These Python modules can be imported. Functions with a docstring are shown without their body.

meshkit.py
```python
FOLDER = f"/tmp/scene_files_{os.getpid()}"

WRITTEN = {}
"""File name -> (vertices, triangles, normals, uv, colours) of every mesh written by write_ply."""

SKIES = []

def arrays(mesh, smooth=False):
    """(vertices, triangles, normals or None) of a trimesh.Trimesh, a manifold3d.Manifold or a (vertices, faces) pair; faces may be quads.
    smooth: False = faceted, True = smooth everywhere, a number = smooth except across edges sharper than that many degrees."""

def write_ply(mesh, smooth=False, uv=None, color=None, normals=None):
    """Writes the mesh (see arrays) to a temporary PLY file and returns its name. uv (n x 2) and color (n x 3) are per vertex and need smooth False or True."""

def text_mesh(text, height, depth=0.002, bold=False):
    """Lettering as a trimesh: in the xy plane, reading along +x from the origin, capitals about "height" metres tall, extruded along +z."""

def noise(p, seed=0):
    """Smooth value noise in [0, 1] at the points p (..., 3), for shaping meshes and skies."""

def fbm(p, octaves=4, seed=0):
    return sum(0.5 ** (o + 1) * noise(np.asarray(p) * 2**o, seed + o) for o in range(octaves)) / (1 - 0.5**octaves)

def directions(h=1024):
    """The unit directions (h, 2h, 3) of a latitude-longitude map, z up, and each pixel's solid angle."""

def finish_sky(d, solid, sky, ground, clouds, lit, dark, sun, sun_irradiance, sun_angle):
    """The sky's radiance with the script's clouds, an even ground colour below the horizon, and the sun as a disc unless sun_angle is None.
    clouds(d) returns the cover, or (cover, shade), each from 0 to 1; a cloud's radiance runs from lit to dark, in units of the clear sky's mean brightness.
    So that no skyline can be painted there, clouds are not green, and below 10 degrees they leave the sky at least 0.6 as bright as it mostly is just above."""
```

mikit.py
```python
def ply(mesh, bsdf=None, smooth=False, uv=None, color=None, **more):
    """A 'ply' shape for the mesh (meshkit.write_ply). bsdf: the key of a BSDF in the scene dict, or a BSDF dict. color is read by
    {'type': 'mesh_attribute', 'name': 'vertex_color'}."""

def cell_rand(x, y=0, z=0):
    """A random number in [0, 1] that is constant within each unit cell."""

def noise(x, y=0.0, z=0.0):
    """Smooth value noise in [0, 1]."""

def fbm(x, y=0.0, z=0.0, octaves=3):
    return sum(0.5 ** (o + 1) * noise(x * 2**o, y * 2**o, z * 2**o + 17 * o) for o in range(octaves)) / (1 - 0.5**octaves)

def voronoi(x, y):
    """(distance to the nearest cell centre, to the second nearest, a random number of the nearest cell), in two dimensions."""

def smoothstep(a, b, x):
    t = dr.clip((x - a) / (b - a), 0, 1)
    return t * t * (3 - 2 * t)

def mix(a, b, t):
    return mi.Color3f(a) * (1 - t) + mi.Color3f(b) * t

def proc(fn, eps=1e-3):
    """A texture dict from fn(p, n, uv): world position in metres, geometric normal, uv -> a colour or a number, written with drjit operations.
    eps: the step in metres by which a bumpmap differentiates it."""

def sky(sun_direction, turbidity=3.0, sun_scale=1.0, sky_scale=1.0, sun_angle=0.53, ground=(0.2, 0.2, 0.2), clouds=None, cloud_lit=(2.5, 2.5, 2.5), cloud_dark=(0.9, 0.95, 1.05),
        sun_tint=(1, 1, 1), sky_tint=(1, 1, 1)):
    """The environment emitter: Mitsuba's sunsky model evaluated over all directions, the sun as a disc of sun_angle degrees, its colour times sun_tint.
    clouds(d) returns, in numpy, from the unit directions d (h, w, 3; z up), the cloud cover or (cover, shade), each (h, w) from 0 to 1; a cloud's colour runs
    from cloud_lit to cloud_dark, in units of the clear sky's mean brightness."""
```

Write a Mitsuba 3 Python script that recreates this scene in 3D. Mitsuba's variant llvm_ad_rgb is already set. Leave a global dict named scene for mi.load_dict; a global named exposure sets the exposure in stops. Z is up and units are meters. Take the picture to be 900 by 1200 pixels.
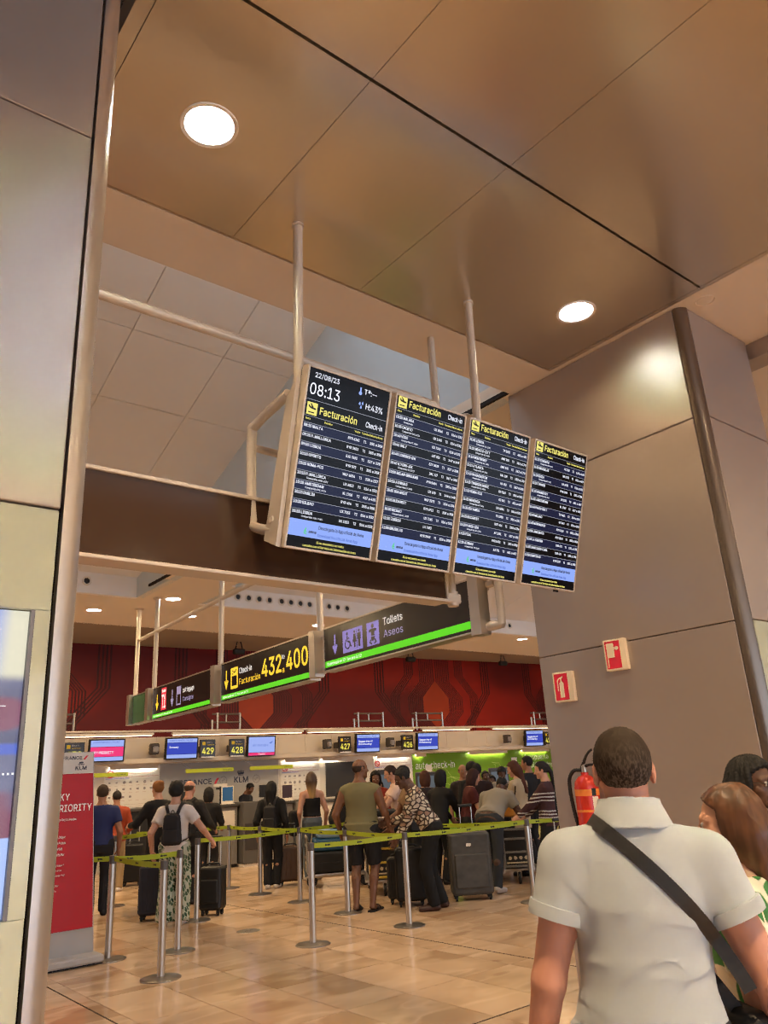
import math, random
import numpy as np, trimesh, manifold3d as m3
import drjit as dr
import mitsuba as mi
import mikit, meshkit
from mikit import proc, noise, fbm, voronoi, cell_rand, smoothstep, mix

# ---------------------------------------------------------------- camera, sky, exposure
T = mi.ScalarTransform4f
FOCAL, PITCH, ROLL, HEAD, EYE = 904.86, 0.329868, -0.0587463, 0.877721, 1.5
_f0 = np.array([math.cos(HEAD), math.sin(HEAD), 0]); _r0 = np.array([math.sin(HEAD), -math.cos(HEAD), 0]); _z = np.array([0, 0, 1.0])
FWD = _f0 * math.cos(PITCH) + _z * math.sin(PITCH)
_u0 = _z * math.cos(PITCH) - _f0 * math.sin(PITCH)
UP = _u0 * math.cos(ROLL) - _r0 * math.sin(ROLL)
scene, labels = {}, {}
scene['camera'] = {'type': 'perspective', 'fov': 2 * math.degrees(math.atan(450 / FOCAL)), 'fov_axis': 'x', 'near_clip': 0.05, 'far_clip': 200.0,
                   'to_world': T().look_at(origin=[0, 0, EYE], target=[float(v) for v in FWD + np.array([0, 0, EYE])], up=[float(v) for v in UP])}
exposure = 0.03
# overcast morning daylight: enters through the roof light and the open glass front behind the camera
scene['daylight'] = {'type': 'constant', 'radiance': {'type': 'rgb', 'value': [2.0, 2.3, 2.75]}, 'sampling_weight': 3.0}
LAMP = [330.0, 246.0, 142.0]                    # warm recessed downlights
LAMP_HALL = [330.0, 238.0, 128.0]

# ---------------------------------------------------------------- helpers
def lin(c):
    c = np.array(c, float) / 255.0
    return [float(x) for x in np.where(c <= 0.04045, c / 12.92, ((c + 0.055) / 1.055) ** 2.4)]

def hexc(h):
    return lin([int(h[i:i + 2], 16) for i in (0, 2, 4)])

def mat(name, color, rough=0.5, metallic=0.0, spec=0.5, **more):
    base = color if isinstance(color, dict) else {'type': 'rgb', 'value': hexc(color) if isinstance(color, str) else list(color)}
    key = 'material_' + name
    scene[key] = {'type': 'twosided', 'inner': {'type': 'principled', 'base_color': base, 'roughness': rough, 'metallic': metallic, 'specular': spec, **more}}
    return key

_cols = {}
def col(h, rough=0.65):
    k = (h, rough)
    if k not in _cols:
        _cols[k] = mat('plain_%s_%d' % (h, int(rough * 100)), h, rough)
    return _cols[k]

def glow(rgb, weight=0.02, k=0.95):
    return {'type': 'area', 'radiance': {'type': 'rgb', 'value': [float(c) * k for c in rgb]}, 'sampling_weight': weight}

def free(key):
    if key not in scene and key not in labels and not any(k.startswith(key + '__') for k in scene):
        return key
    n = 1
    while True:
        k = '%s_%03d' % (key, n)
        if k not in scene and k not in labels and not any(q.startswith(k + '__') for q in scene):
            return k
        n += 1

def thing(name, label, cat, group=None):
    k = free(name)
    labels[k] = {'label': label, 'category': cat}
    if group: labels[k]['group'] = group
    return k

def put(parent, name, shape, label=None, kind=None):
    k = parent + '__' + name
    if k in scene or any(q.startswith(k + '__') for q in scene):
        n = 1
        while '%s_%03d' % (k, n) in scene: n += 1
        k = '%s_%03d' % (k, n)
    scene[k] = shape
    d = {}
    if label: d['label'] = label
    if kind: d['kind'] = kind
    if d: labels[k] = d
    return k

def part(parent, name, mesh, bsdf, smooth=False, label=None, kind=None, **more):
    return put(parent, name, mikit.ply(mesh, bsdf, smooth=smooth, **more), label, kind)

def struct(name, mesh, bsdf, label=None, smooth=False, **more):
    scene[name] = mikit.ply(mesh, bsdf, smooth=smooth, **more)
    labels[name] = {'kind': 'structure'}
    if label: labels[name]['label'] = label
    return name

def box(x0, x1, y0, y1, z0, z1, b=0.0):
    e = (x1 - x0, y1 - y0, z1 - z0)
    if b <= 0:
        m = trimesh.creation.box(extents=e)
    else:
        p = []
        h = np.array(e) / 2
        for s in np.ndindex(2, 2, 2):
            sg = np.array(s) * 2 - 1
            for k in range(3):
                q = h - b; q = q.copy(); q[k] = h[k]
                p.append(sg * q)
        m = trimesh.convex.convex_hull(np.array(p))
    m.apply_translation(((x0 + x1) / 2, (y0 + y1) / 2, (z0 + z1) / 2))
    return m

def rbox(w, d, h, r, seg=12):
    """rounded box centred on the origin, standing on z=0"""
    s = m3.Manifold.sphere(r, seg)
    parts = [s.translate((a * (w / 2 - r), c * (d / 2 - r), r + e * (h - 2 * r))) for a in (-1, 1) for c in (-1, 1) for e in (0, 1)]
    hull = m3.Manifold.batch_hull(parts).to_mesh()
    return trimesh.Trimesh(hull.vert_properties[:, :3], hull.tri_verts, process=False)

def tube(p, q, r, n=14, r2=None):
    return polytube([p, q], r, n, r2)

def polytube(pts, r, n=12, r2=None):
    p = np.asarray(pts, float)
    t = np.gradient(p, axis=0); t /= np.linalg.norm(t, axis=1, keepdims=True)
    ref = np.array([0, 0, 1.0]) if abs(t[0, 2]) < 0.9 else np.array([1.0, 0, 0])
    rad = np.linspace(r, r if r2 is None else r2, len(p))
    rings = []
    for i in range(len(p)):
        a = np.cross(t[i], ref); a /= np.linalg.norm(a); b = np.cross(t[i], a)
        ref = np.cross(a, t[i])
        ang = np.arange(n) * 2 * np.pi / n
        rings.append(p[i] + rad[i] * (np.cos(ang)[:, None] * a + np.sin(ang)[:, None] * b))
    v = np.vstack(rings + [p[:1], p[-1:]])
    f = []
    m = len(p)
    for i in range(m - 1):
        for j in range(n):
            k = (j + 1) % n
            f += [[i * n + j, i * n + k, (i + 1) * n + k], [i * n + j, (i + 1) * n + k, (i + 1) * n + j]]
    for j in range(n):
        k = (j + 1) % n
        f += [[m * n, j, k][::-1], [m * n + 1, (m - 1) * n + j, (m - 1) * n + k]]
    mesh = trimesh.Trimesh(v, f, process=False)
    if mesh.volume < 0: mesh.invert()
    return mesh

def smoothline(pts, k=8):
    """Catmull-Rom through the points"""
    p = np.asarray(pts, float); p = np.vstack([2 * p[0] - p[1], p, 2 * p[-1] - p[-2]])
    out = []
    for i in range(1, len(p) - 2):
        for t in np.linspace(0, 1, k, endpoint=False):
            a, b, c, d = p[i - 1:i + 3]
            out.append(0.5 * (2 * b + (c - a) * t + (2 * a - 5 * b + 4 * c - d) * t * t + (3 * b - a - 3 * c + d) * t ** 3))
    return np.array(out + [p[-2]])

def lathe(profile, n=32):
    m = trimesh.creation.revolve(np.array(profile, float), sections=n)
    return m

def join(*ms):
    return trimesh.util.concatenate([m for m in ms])

def moved(m, x=0, y=0, z=0, rz=0, M=None):
    m = m.copy()
    if M is not None:
        A = np.asarray(M, float)
        m.apply_transform(A)
        return m
    A = trimesh.transformations.rotation_matrix(rz, [0, 0, 1]); A[:3, 3] = (x, y, z)
    m.apply_transform(A)
    return m

def frame(o, right, up):
    """4x4: local x -> right, local y -> up, local z -> out of the panel"""
    r = np.array(right, float); r /= np.linalg.norm(r)
    u = np.array(up, float); u /= np.linalg.norm(u)
    A = np.eye(4); A[:3, 0], A[:3, 1], A[:3, 2], A[:3, 3] = r, u, np.cross(r, u), o
    return A

def turn(x, y, z, az, s=1.0):
    """world transform of a thing whose front looks along azimuth az (degrees from +x); local front is +y"""
    return T().translate([x, y, z]).rotate([0, 0, 1], az - 90).scale([s, s, s])

_txt = {}
def letter(c, bold):
    k = (c, bold)
    if k not in _txt:
        m = meshkit.text_mesh(c, 1.0, 0.01, bold)
        v = np.array(m.vertices); x0, x1 = v[:, 0].min(), v[:, 0].max()
        v[:, 0] -= x0
        _txt[k] = (v, np.array(m.faces), x1 - x0)
    return _txt[k]
_str = {}
def glyphs(s, bold=False):
    """a line of lettering, capitals one unit tall, from cached letters"""
    if (s, bold) in _str: return _str[(s, bold)]
    V, F, x, n = [], [], 0.0, 0
    for c in s:
        if c == ' ': x += 0.36; continue
        v, f, w = letter(c, bold)
        V.append(v + [x, 0, 0]); F.append(f + n); n += len(v)
        x += w + (0.19 if not bold else 0.15)
    _str[(s, bold)] = (np.vstack(V), np.vstack(F), 0.0, x - 0.14)
    return _str[(s, bold)]

def text(s, F, x, y, h, align='l', w=None, sx=1.0, bold=False, dz=0.001, thick=0.0015):
    """lettering on panel frame F at panel coordinates (x, y baseline), capitals h tall; w: fit to this width"""
    v, f, a, b = glyphs(s, bold)
    k = w / ((b - a)) if w else h * sx
    width = (b - a) * k
    ox = {'l': 0, 'c': -width / 2, 'r': -width}[align]
    q = np.stack([(v[:, 0] - a) * k + ox + x, v[:, 1] * h + y, v[:, 2] / 0.01 * thick + dz], 1)
    m = trimesh.Trimesh(q, f, process=False)
    m.apply_transform(F)
    return m

def plate(F, x0, x1, y0, y1, z0=0.0, z1=0.001, b=0.0):
    m = box(x0, x1, y0, y1, z0, z1, b)
    m.apply_transform(F)
    return m

def shape2(F, poly, z0=0.001, z1=0.0025):
    """a flat outline (list of points or shapely polygon) as a thin solid on panel F"""
    import shapely
    g = poly if hasattr(poly, 'geoms') or hasattr(poly, 'exterior') else shapely.Polygon(poly)
    ms = [trimesh.creation.extrude_polygon(p, z1 - z0, engine='earcut') for p in getattr(g, 'geoms', [g])]
    m = trimesh.util.concatenate(ms); m.apply_translation((0, 0, z0)); m.apply_transform(F)
    return m

def circle(x, y, r, n=20):
    a = np.arange(n) * 2 * np.pi / n
    return np.stack([x + r * np.cos(a), y + r * np.sin(a)], 1)

def stroke(pts, w):
    import shapely
    return shapely.LineString(pts).buffer(w / 2, cap_style='flat', join_style='mitre')

# hall axes: the check-in hall is turned 4 degrees against the gate
HV = np.array([math.cos(math.radians(86)), math.sin(math.radians(86)), 0.0])
HU = np.array([HV[1], -HV[0], 0.0])
def hall(u, d, z=0.0):
    p = HU * u + HV * d
    return np.array([p[0], p[1], z])
HAZ = math.degrees(math.atan2(HU[1], HU[0]))
def hallbox(u0, u1, d0, d1, z0, z1, b=0.0):
    m = box(u0, u1, d0, d1, z0, z1, b)
    A = np.eye(4); A[:3, 0] = HU; A[:3, 1] = HV
    m.apply_transform(A)
    return m
def hallframe(u, d, z):
    return frame(hall(u, d, z), HU, [0, 0, 1])

# ---------------------------------------------------------------- materials of the setting
def tile_color(p, n, uv):
    tx, ty = dr.floor((p.x - 3.55) / 0.55), dr.floor((p.y - 5.0) / 0.90)
    r = cell_rand(tx, ty, 3)
    ox, oy = r * 37.0, cell_rand(tx, ty, 5) * 23.0
    w = fbm(p.x * 1.4 + ox, p.y * 2.2 + oy, 0.0, 4)
    vein = 1.0 - dr.abs(fbm(p.x * 1.6 + oy + w * 1.5, p.y * 3.4 + ox, 3.0, 3) - 0.5) * 9.0
    vein = dr.clip(vein, 0, 1) * fbm(p.x * 3 + ox, p.y * 3, 8.0, 2)
    cloud = smoothstep(0.35, 0.7, w)
    c = mix([0.50, 0.35, 0.225], [0.40, 0.265, 0.16], cloud)
    c = mix(c, [0.62, 0.47, 0.33], vein * 0.6)
    brown = smoothstep(0.66, 0.74, fbm(p.x * 1.1 + ox * 2, p.y * 2.8 + oy, 11.0, 3))
    c = mix(c, [0.25, 0.135, 0.06], brown * 0.5)
    return c * (0.94 + 0.11 * r)
def tile_rough(p, n, uv):
    return 0.10 + 0.12 * fbm(p.x * 5, p.y * 5, 1.0, 3)
scene['material_marble'] = {'type': 'twosided', 'inner': {'type': 'principled', 'base_color': proc(tile_color), 'roughness': proc(tile_rough), 'specular': 0.6}}
JOINT = mat('tile_joint', '3a2a1c', 0.8)

def panel_bump(p, n, uv):
    return noise(p.x * 1.1 + 3.1, p.y * 0.75, p.z * 0.9) * 0.03 + noise(p.x * 0.5 + 9, p.y * 0.5, p.z * 0.4) * 0.04
def metal(name, c, rough, k=1.0, metallic=0.75):
    scene['material_' + name] = {'type': 'twosided', 'inner': {'type': 'bumpmap', 'arbitrary': proc(panel_bump, eps=0.02), 'scale': k,
        'bsdf': {'type': 'principled', 'base_color': {'type': 'rgb', 'value': c}, 'roughness': rough, 'metallic': metallic, 'specular': 0.5}}}
    return 'material_' + name
SOFFIT = metal('soffit_panel', [0.63, 0.55, 0.46], 0.24, 1.8, 0.85)
CLAD = metal('pillar_cladding', [0.43, 0.36, 0.315], 0.46, 0.35, 0.62)
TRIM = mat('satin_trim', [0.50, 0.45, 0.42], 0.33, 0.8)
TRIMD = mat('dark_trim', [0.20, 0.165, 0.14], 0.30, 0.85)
PLASTER = mat('plaster', [0.72, 0.60, 0.47], 0.85)
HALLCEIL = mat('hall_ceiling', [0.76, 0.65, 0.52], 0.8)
SLOPE = mat('vault_panel', [0.84, 0.80, 0.75], 0.7)
GABLE = mat('gable_board', [0.52, 0.58, 0.60], 0.7)
BLACK = mat('black', [0.012, 0.012, 0.013], 0.5)
JOINTB = mat('dark_joint', [0.015, 0.012, 0.01], 0.9)
ALU = mat('aluminium', [0.62, 0.56, 0.49], 0.32, 0.85)
ALUC = mat('cream_metal', [0.60, 0.52, 0.43], 0.38, 0.25)
STEEL = mat('brushed_steel', [0.55, 0.52, 0.48], 0.28, 0.95)
WHITE = mat('white_board', [0.72, 0.66, 0.58], 0.55)
GLASSG = mat('pale_green_glass', [0.44, 0.46, 0.35], 0.08, spec=0.6)

# ---------------------------------------------------------------- setting: floor
T1 = [(-0.02, 0.0)]
struct('floor', box(-9, 21, -13, 18.5, -0.06, -0.012), JOINT)
tw, td = 0.55, 0.90
tile = mikit.ply(box(0.002, tw - 0.002, 0.002, td - 0.002, -0.012, 0.0), 'material_marble')
TX0, TY0 = 3.55, 5.0     # tile corners run through these
cells = []
for i in range(-22, 31):
    for j in range(-19, 15):
        x, y = TX0 + i * tw, TY0 + j * td
        q = np.array([x + tw / 2, y + td / 2, 0]) - np.array([0, 0, EYE])
        zc = q @ FWD
        r = np.cross(FWD, UP)
        px = 450 + FOCAL * (q @ r) / max(zc, 0.01); py = 600 - FOCAL * (q @ UP) / max(zc, 0.01)
        vis = zc > 0.3 and -60 < px < 960 and py < 1330
        cells.append((not vis, np.hypot(*q[:2]), x, y))
cells.sort()
rest = []
for k, (hid, dist, x, y) in enumerate(cells):
    if k < 290 and not hid:
        put('floor', 'tile', {**tile, 'to_world': T().translate([x, y, 0])})
    else:
        rest.append(moved(box(0.002, tw - 0.002, 0.002, td - 0.002, -0.012, 0.0), x, y))
part('floor', 'far_tiles', join(*rest), 'material_marble', kind='stuff')

for jx, j0, j1 in ((5.455, 0.5, 17.0), (2.34, 4.0, 8.0)):
    part('floor', 'expansion_joint', box(jx - 0.007, jx + 0.007, j0, j1, -0.01, 0.0008), JOINT)
part('floor', 'expansion_joint', box(0.5, 4.6, 4.10, 4.112, -0.01, 0.0008), JOINT)

# ---------------------------------------------------------------- setting: gate soffit and plaster ceiling
H = 4.41
struct('ceiling', box(0.742, 4.52, -0.7, 3.27, H + 0.14, H + 0.2), JOINTB)
xs, ys = [0.805, 1.71, 2.60, 4.425], [-0.59, 0.69, 1.97, 3.25]
for i in range(3):
    for j in range(3):
        import shapely
        g = shapely.box(xs[i] + 0.0015, ys[j] + 0.008, xs[i + 1] - 0.0015, ys[j + 1] - 0.008)
        for lx, ly in ((1.25, 2.61), (3.97, 2.617), (1.25, 0.05), (3.97, 0.05)):
            g = g.difference(shapely.Point(lx, ly).buffer(0.117, 20))
        m = trimesh.creation.extrude_polygon(g, 0.03, engine='earcut'); m.apply_translation((0, 0, H))
        part('ceiling', 'panel', m, SOFFIT)
for j in range(3):
    part('ceiling', 'edge_strip', box(0.757, 0.803, ys[j] + 0.002, ys[j + 1] - 0.002, H, H + 0.03), SOFFIT)
    part('ceiling', 'edge_strip', box(4.427, 4.462, ys[j] + 0.002, ys[j + 1] - 0.002, H, H + 0.03), SOFFIT)
struct('ceiling_plaster', join(box(4.464, 5.42, -13, 3.69, H, H + 0.2), box(5.62, 21, -13, 3.69, H - 0.02, H + 0.2), box(0.0, 4.464, -13, -0.6, H, H + 0.2), box(0.0, 4.464, 3.262, 3.69, H, H + 0.2),
                             box(-9, 0.0, 2.1, 3.69, H, H + 0.2)), PLASTER)
struct('ceiling_beam', box(5.42, 5.62, -13, 3.69, H - 0.13, H + 0.2), CLAD)
struct('trim_1', box(0.742, 0.757, -0.6, 3.26, H + 0.0, H + 0.4), SOFFIT)
# the dark open slot left of the soffit
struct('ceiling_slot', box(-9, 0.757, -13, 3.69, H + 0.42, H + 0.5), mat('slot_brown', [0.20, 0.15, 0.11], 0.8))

# hall ceiling with two vaulted bays
struct('ceiling_hall', join(box(4.47, 5.56, 3.69, 10.5, H, H + 0.15), box(-9, 21, 11.78, 14.05, H, H + 0.15), box(4.58, 5.72, 10.5, 11.78, H, H + 0.15), box(-9, -3.0, 3.69, 11.78, H, H + 0.15)), HALLCEIL)
struct('ceiling_back', join(hallbox(-9, 22, 14.6, 17.1, 4.52, 4.62), box(-9, 21, 13.99, 14.05, H, 4.62)), mat('shade_brown_ceiling', [0.30, 0.235, 0.175], 0.85))  # dim light by the back wall put into the brown of this slab
KINK, S0, S1 = 9.25, 11.76, 5.2
def slope_z(y):
    return 4.74 + (S0 - y) * 0.252 if y >= KINK else 4.74 + (S0 - KINK) * 0.252 + (KINK - y) * 0.3543
def bay(key, x0, x1):
    struct('wall_' + key + '_nozzles', box(x0, x1, S0, S0 + 0.1, H - 0.005, slope_z(S0) + 0.01), SLOPE)
    v, f = [], []
    for y in (S0, KINK, S1):
        v += [[x0, y, slope_z(y) + 0.03], [x1, y, slope_z(y) + 0.03]]
    struct('ceiling_' + key, trimesh.Trimesh(np.array(v), [[0, 1, 3], [0, 3, 2], [2, 3, 5], [2, 5, 4]], process=False), JOINTB)
    sx = [x0] + [v for v in [x1 - 0.96 - 1.06 * k for k in range(16)] if v > x0 + 0.1][::-1] + [x1]
    sy = [S0, 10.2, KINK, 8.05, 7.07, 6.09, S1]
    for a, b in zip(sx[:-1], sx[1:]):
        for c, d in zip(sy[:-1], sy[1:]):
            a_ = math.atan2(slope_z(d) - slope_z(c), c - d)
            hl_ = math.hypot(slope_z(d) - slope_z(c), c - d) / 2
            m = box(a + 0.004, b - 0.004, -hl_ + 0.004, hl_ - 0.004, -0.012, 0.012)
            m.apply_transform(trimesh.transformations.rotation_matrix(-a_, [1, 0, 0]))
            m.apply_translation((0, (c + d) / 2, (slope_z(c) + slope_z(d)) / 2))
            part('ceiling_' + key, 'vault_panel', m, SLOPE)
z1 = slope_z(S1)
bay('left_bay', -3.0, 4.58)
bay('right_bay', 5.66, 21.0)
gab = np.array([[4.47, 3.78, H], [4.56, 11.76, H], [4.56, 11.76, 8], [4.47, 3.78, 8]])
def wallquad(p, t):
    q = p.copy(); q[:, 0] += t
    return trimesh.convex.convex_hull(np.vstack([p, q]))
struct('wall_gable', wallquad(gab, 0.12), GABLE)
struct('wall_gable_far', wallquad(gab + [1.1, 0, 0], 0.09), GABLE)
struct('wall_vault_front', join(box(-9, 21, 3.69, 3.78, H + 0.2, z1 + 0.3)), SLOPE)
struct('wall_vault_end', box(-3.1, -3.0, 3.69, 11.8, H, 8), GABLE)
struct('trim_2', join(box(4.44, 4.47, 3.69, 11.0, H - 0.004, H + 0.03)), JOINTB)
# air nozzles
def nozzle(x, y, z):
    k = thing('air_nozzle', 'round air nozzle with a dark throat in the light panel below the vaulted ceiling', 'air vent', 'round air nozzles in the vault panels')
    A = frame([x, y, z], [1, 0, 0], [0, 0, 1])
    part(k, 'ring', moved(lathe([[0.045, 0], [0.072, 0.0], [0.072, 0.012], [0.060, 0.022], [0.045, 0.012], [0.045, 0]], 24), M=A), WHITE, smooth=35)
    part(k, 'throat', moved(lathe([[0, 0.002], [0.046, 0.002], [0.046, 0.006], [0, 0.010]], 20), M=A), BLACK)
for x in (3.77, 6.36, 6.57, 6.78, 6.99, 7.24, 7.44, 7.64, 7.84, 8.28, 8.48, 8.70, 12.6, 12.82, 13.05, 13.27):
    nozzle(x, 11.757, 4.59)

# ---------------------------------------------------------------- setting: pillars
def pillar(key, x0, x1, y0, y1, inner, glass_front, faces):
    """clad pillar; inner = +1/-1: which x side carries the corner trims"""
    struct(key, box(x0 + 0.03, x1 - 0.03, y0 + 0.045, y1 - 0.03, 0, H), JOINTB)
    zs = [0.02, 2.262, 3.592, H - 0.002]
    r = 0.07
    xi = x1 if inner > 0 else x0
    for k in range(3):
        z0, z1_ = zs[k] + 0.003, zs[k + 1] - 0.003
        f0, f1 = (x0, x1 - r - 0.006) if inner > 0 else (x0 + r + 0.006, x1)
        if not (k == 0 and glass_front):
            part(key, 'panel', box(f0 + 0.003, f1 - 0.003, y0, y0 + 0.03, z0, z1_, 0.003), CLAD)
        elif glass_front != 'screen':
            xm = (f0 + f1) / 2 - 0.02
            part(key, 'glass_panel', box(f0 + 0.004, xm - 0.004, y0, y0 + 0.03, z0, z1_, 0.003), GLASSG, label='pale green glass panel')
            part(key, 'glass_panel', box(xm + 0.004, f1 - 0.004, y0, y0 + 0.03, z0, z1_, 0.003), GLASSG, label='pale green glass panel')
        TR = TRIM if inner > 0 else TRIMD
        a, b = (x1 - 0.03, x1) if inner > 0 else (x0, x0 + 0.03)
        part(key, 'panel', box(a, b, y0 + r + 0.006, y1 - 0.002, z0, z1_, 0.003), CLAD)
    c = np.array([xi - inner * r, y0 + r])
    ang = np.linspace(-math.pi / 2, 0, 9)
    outer = [(c[0] + inner * r * math.cos(t), c[1] + r * math.sin(t)) for t in ang]
    import shapely
    poly = shapely.Polygon(outer + [(xi - inner * 0.03, c[1]), (c[0], y0 + 0.03)])
    m = trimesh.creation.extrude_polygon(poly, H - 0.004, engine='earcut')
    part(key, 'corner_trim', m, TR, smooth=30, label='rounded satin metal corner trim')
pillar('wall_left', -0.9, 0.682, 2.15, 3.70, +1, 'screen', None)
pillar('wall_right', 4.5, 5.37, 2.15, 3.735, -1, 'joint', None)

# glass front with an information screen set in the left pillar
k = thing('information_screen', 'tall touch screen, blue and purple picture, painted reflection, behind pale green glass on left pillar', 'screen')
part(k, 'glass_front', join(box(-0.897, 0.601, 2.152, 2.18, 1.972, 2.259, 0.002), box(-0.897, 0.601, 2.152, 2.18, 0.02, 1.228, 0.002), box(0.562, 0.601, 2.152, 2.18, 1.2282, 1.9718), box(-0.897, 0.02, 2.152, 2.18, 1.2282, 1.9718)), GLASSG)
def screen_pic(p, n, uv):
    z, x = p.z, p.x
    up = smoothstep(1.78, 1.81, z)
    w = noise(x * 28.0, z * 3.0, 2.0)
    painted_reflection = mix([0.16, 0.28, 0.85], [0.75, 0.72, 0.55], smoothstep(0.46, 0.53, x + 0.02 * w))  # bluish and yellow reflection painted into the top of the screen
    mid = mix([0.05, 0.06, 0.12], [0.26, 0.27, 0.42], fbm(x * 9, z * 14, 4.0, 3))
    mid = mix(mid, [0.30, 0.08, 0.12], smoothstep(0.6, 0.75, noise(x * 6, z * 10, 7.0)) * 0.7)
    mid = mix(mid, [0.10, 0.16, 0.60], smoothstep(0.018, 0.008, dr.abs(z - 1.618)) )
    c = mix(mid, painted_reflection, up)
    return mix(c, [0.42, 0.56, 0.98], smoothstep(1.412, 1.408, z))
put(k, 'display', {'type': 'rectangle', 'to_world': T().translate([0.287, 2.17, 1.60]).rotate([1, 0, 0], 90).scale([0.265, 0.37, 1]), 'bsdf': {'type': 'ref', 'id': BLACK}, 'emitter': {'type': 'area', 'radiance': proc(screen_pic), 'sampling_weight': 0.05}})
part(k, 'bezel', join(box(0.552, 0.562, 2.153, 2.19, 1.2282, 1.9718)), mat('grey_bezel', [0.12, 0.12, 0.14], 0.4))
Fs = frame([0.0, 2.165, 0], [1, 0, 0], [0, 0, 1])
part(k, 'lettering', join(*[plate(Fs, 0.50 + q * 0.011, 0.505 + q * 0.011, 1.556, 1.561) for q in range(5)], text('0', Fs, 0.487, 1.548, 0.026, 'r', bold=True), text('s', Fs, 0.495, 1.645, 0.03, 'r'), plate(Fs, 0.45, 0.515, 1.722, 1.724)), BLACK, emitter=glow([1, 1, 1], 0.005))

# ---------------------------------------------------------------- setting: outer shell
struct('wall_far_left', box(-9.1, -9, -13, 18.5, 0, 8), PLASTER)
struct('wall_far_right', box(21, 21.1, -13, 18.5, 0, 8), PLASTER)
struct('wall_above_front', box(-9, 21, -13.2, -13, 3.9, 8), PLASTER)

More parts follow.
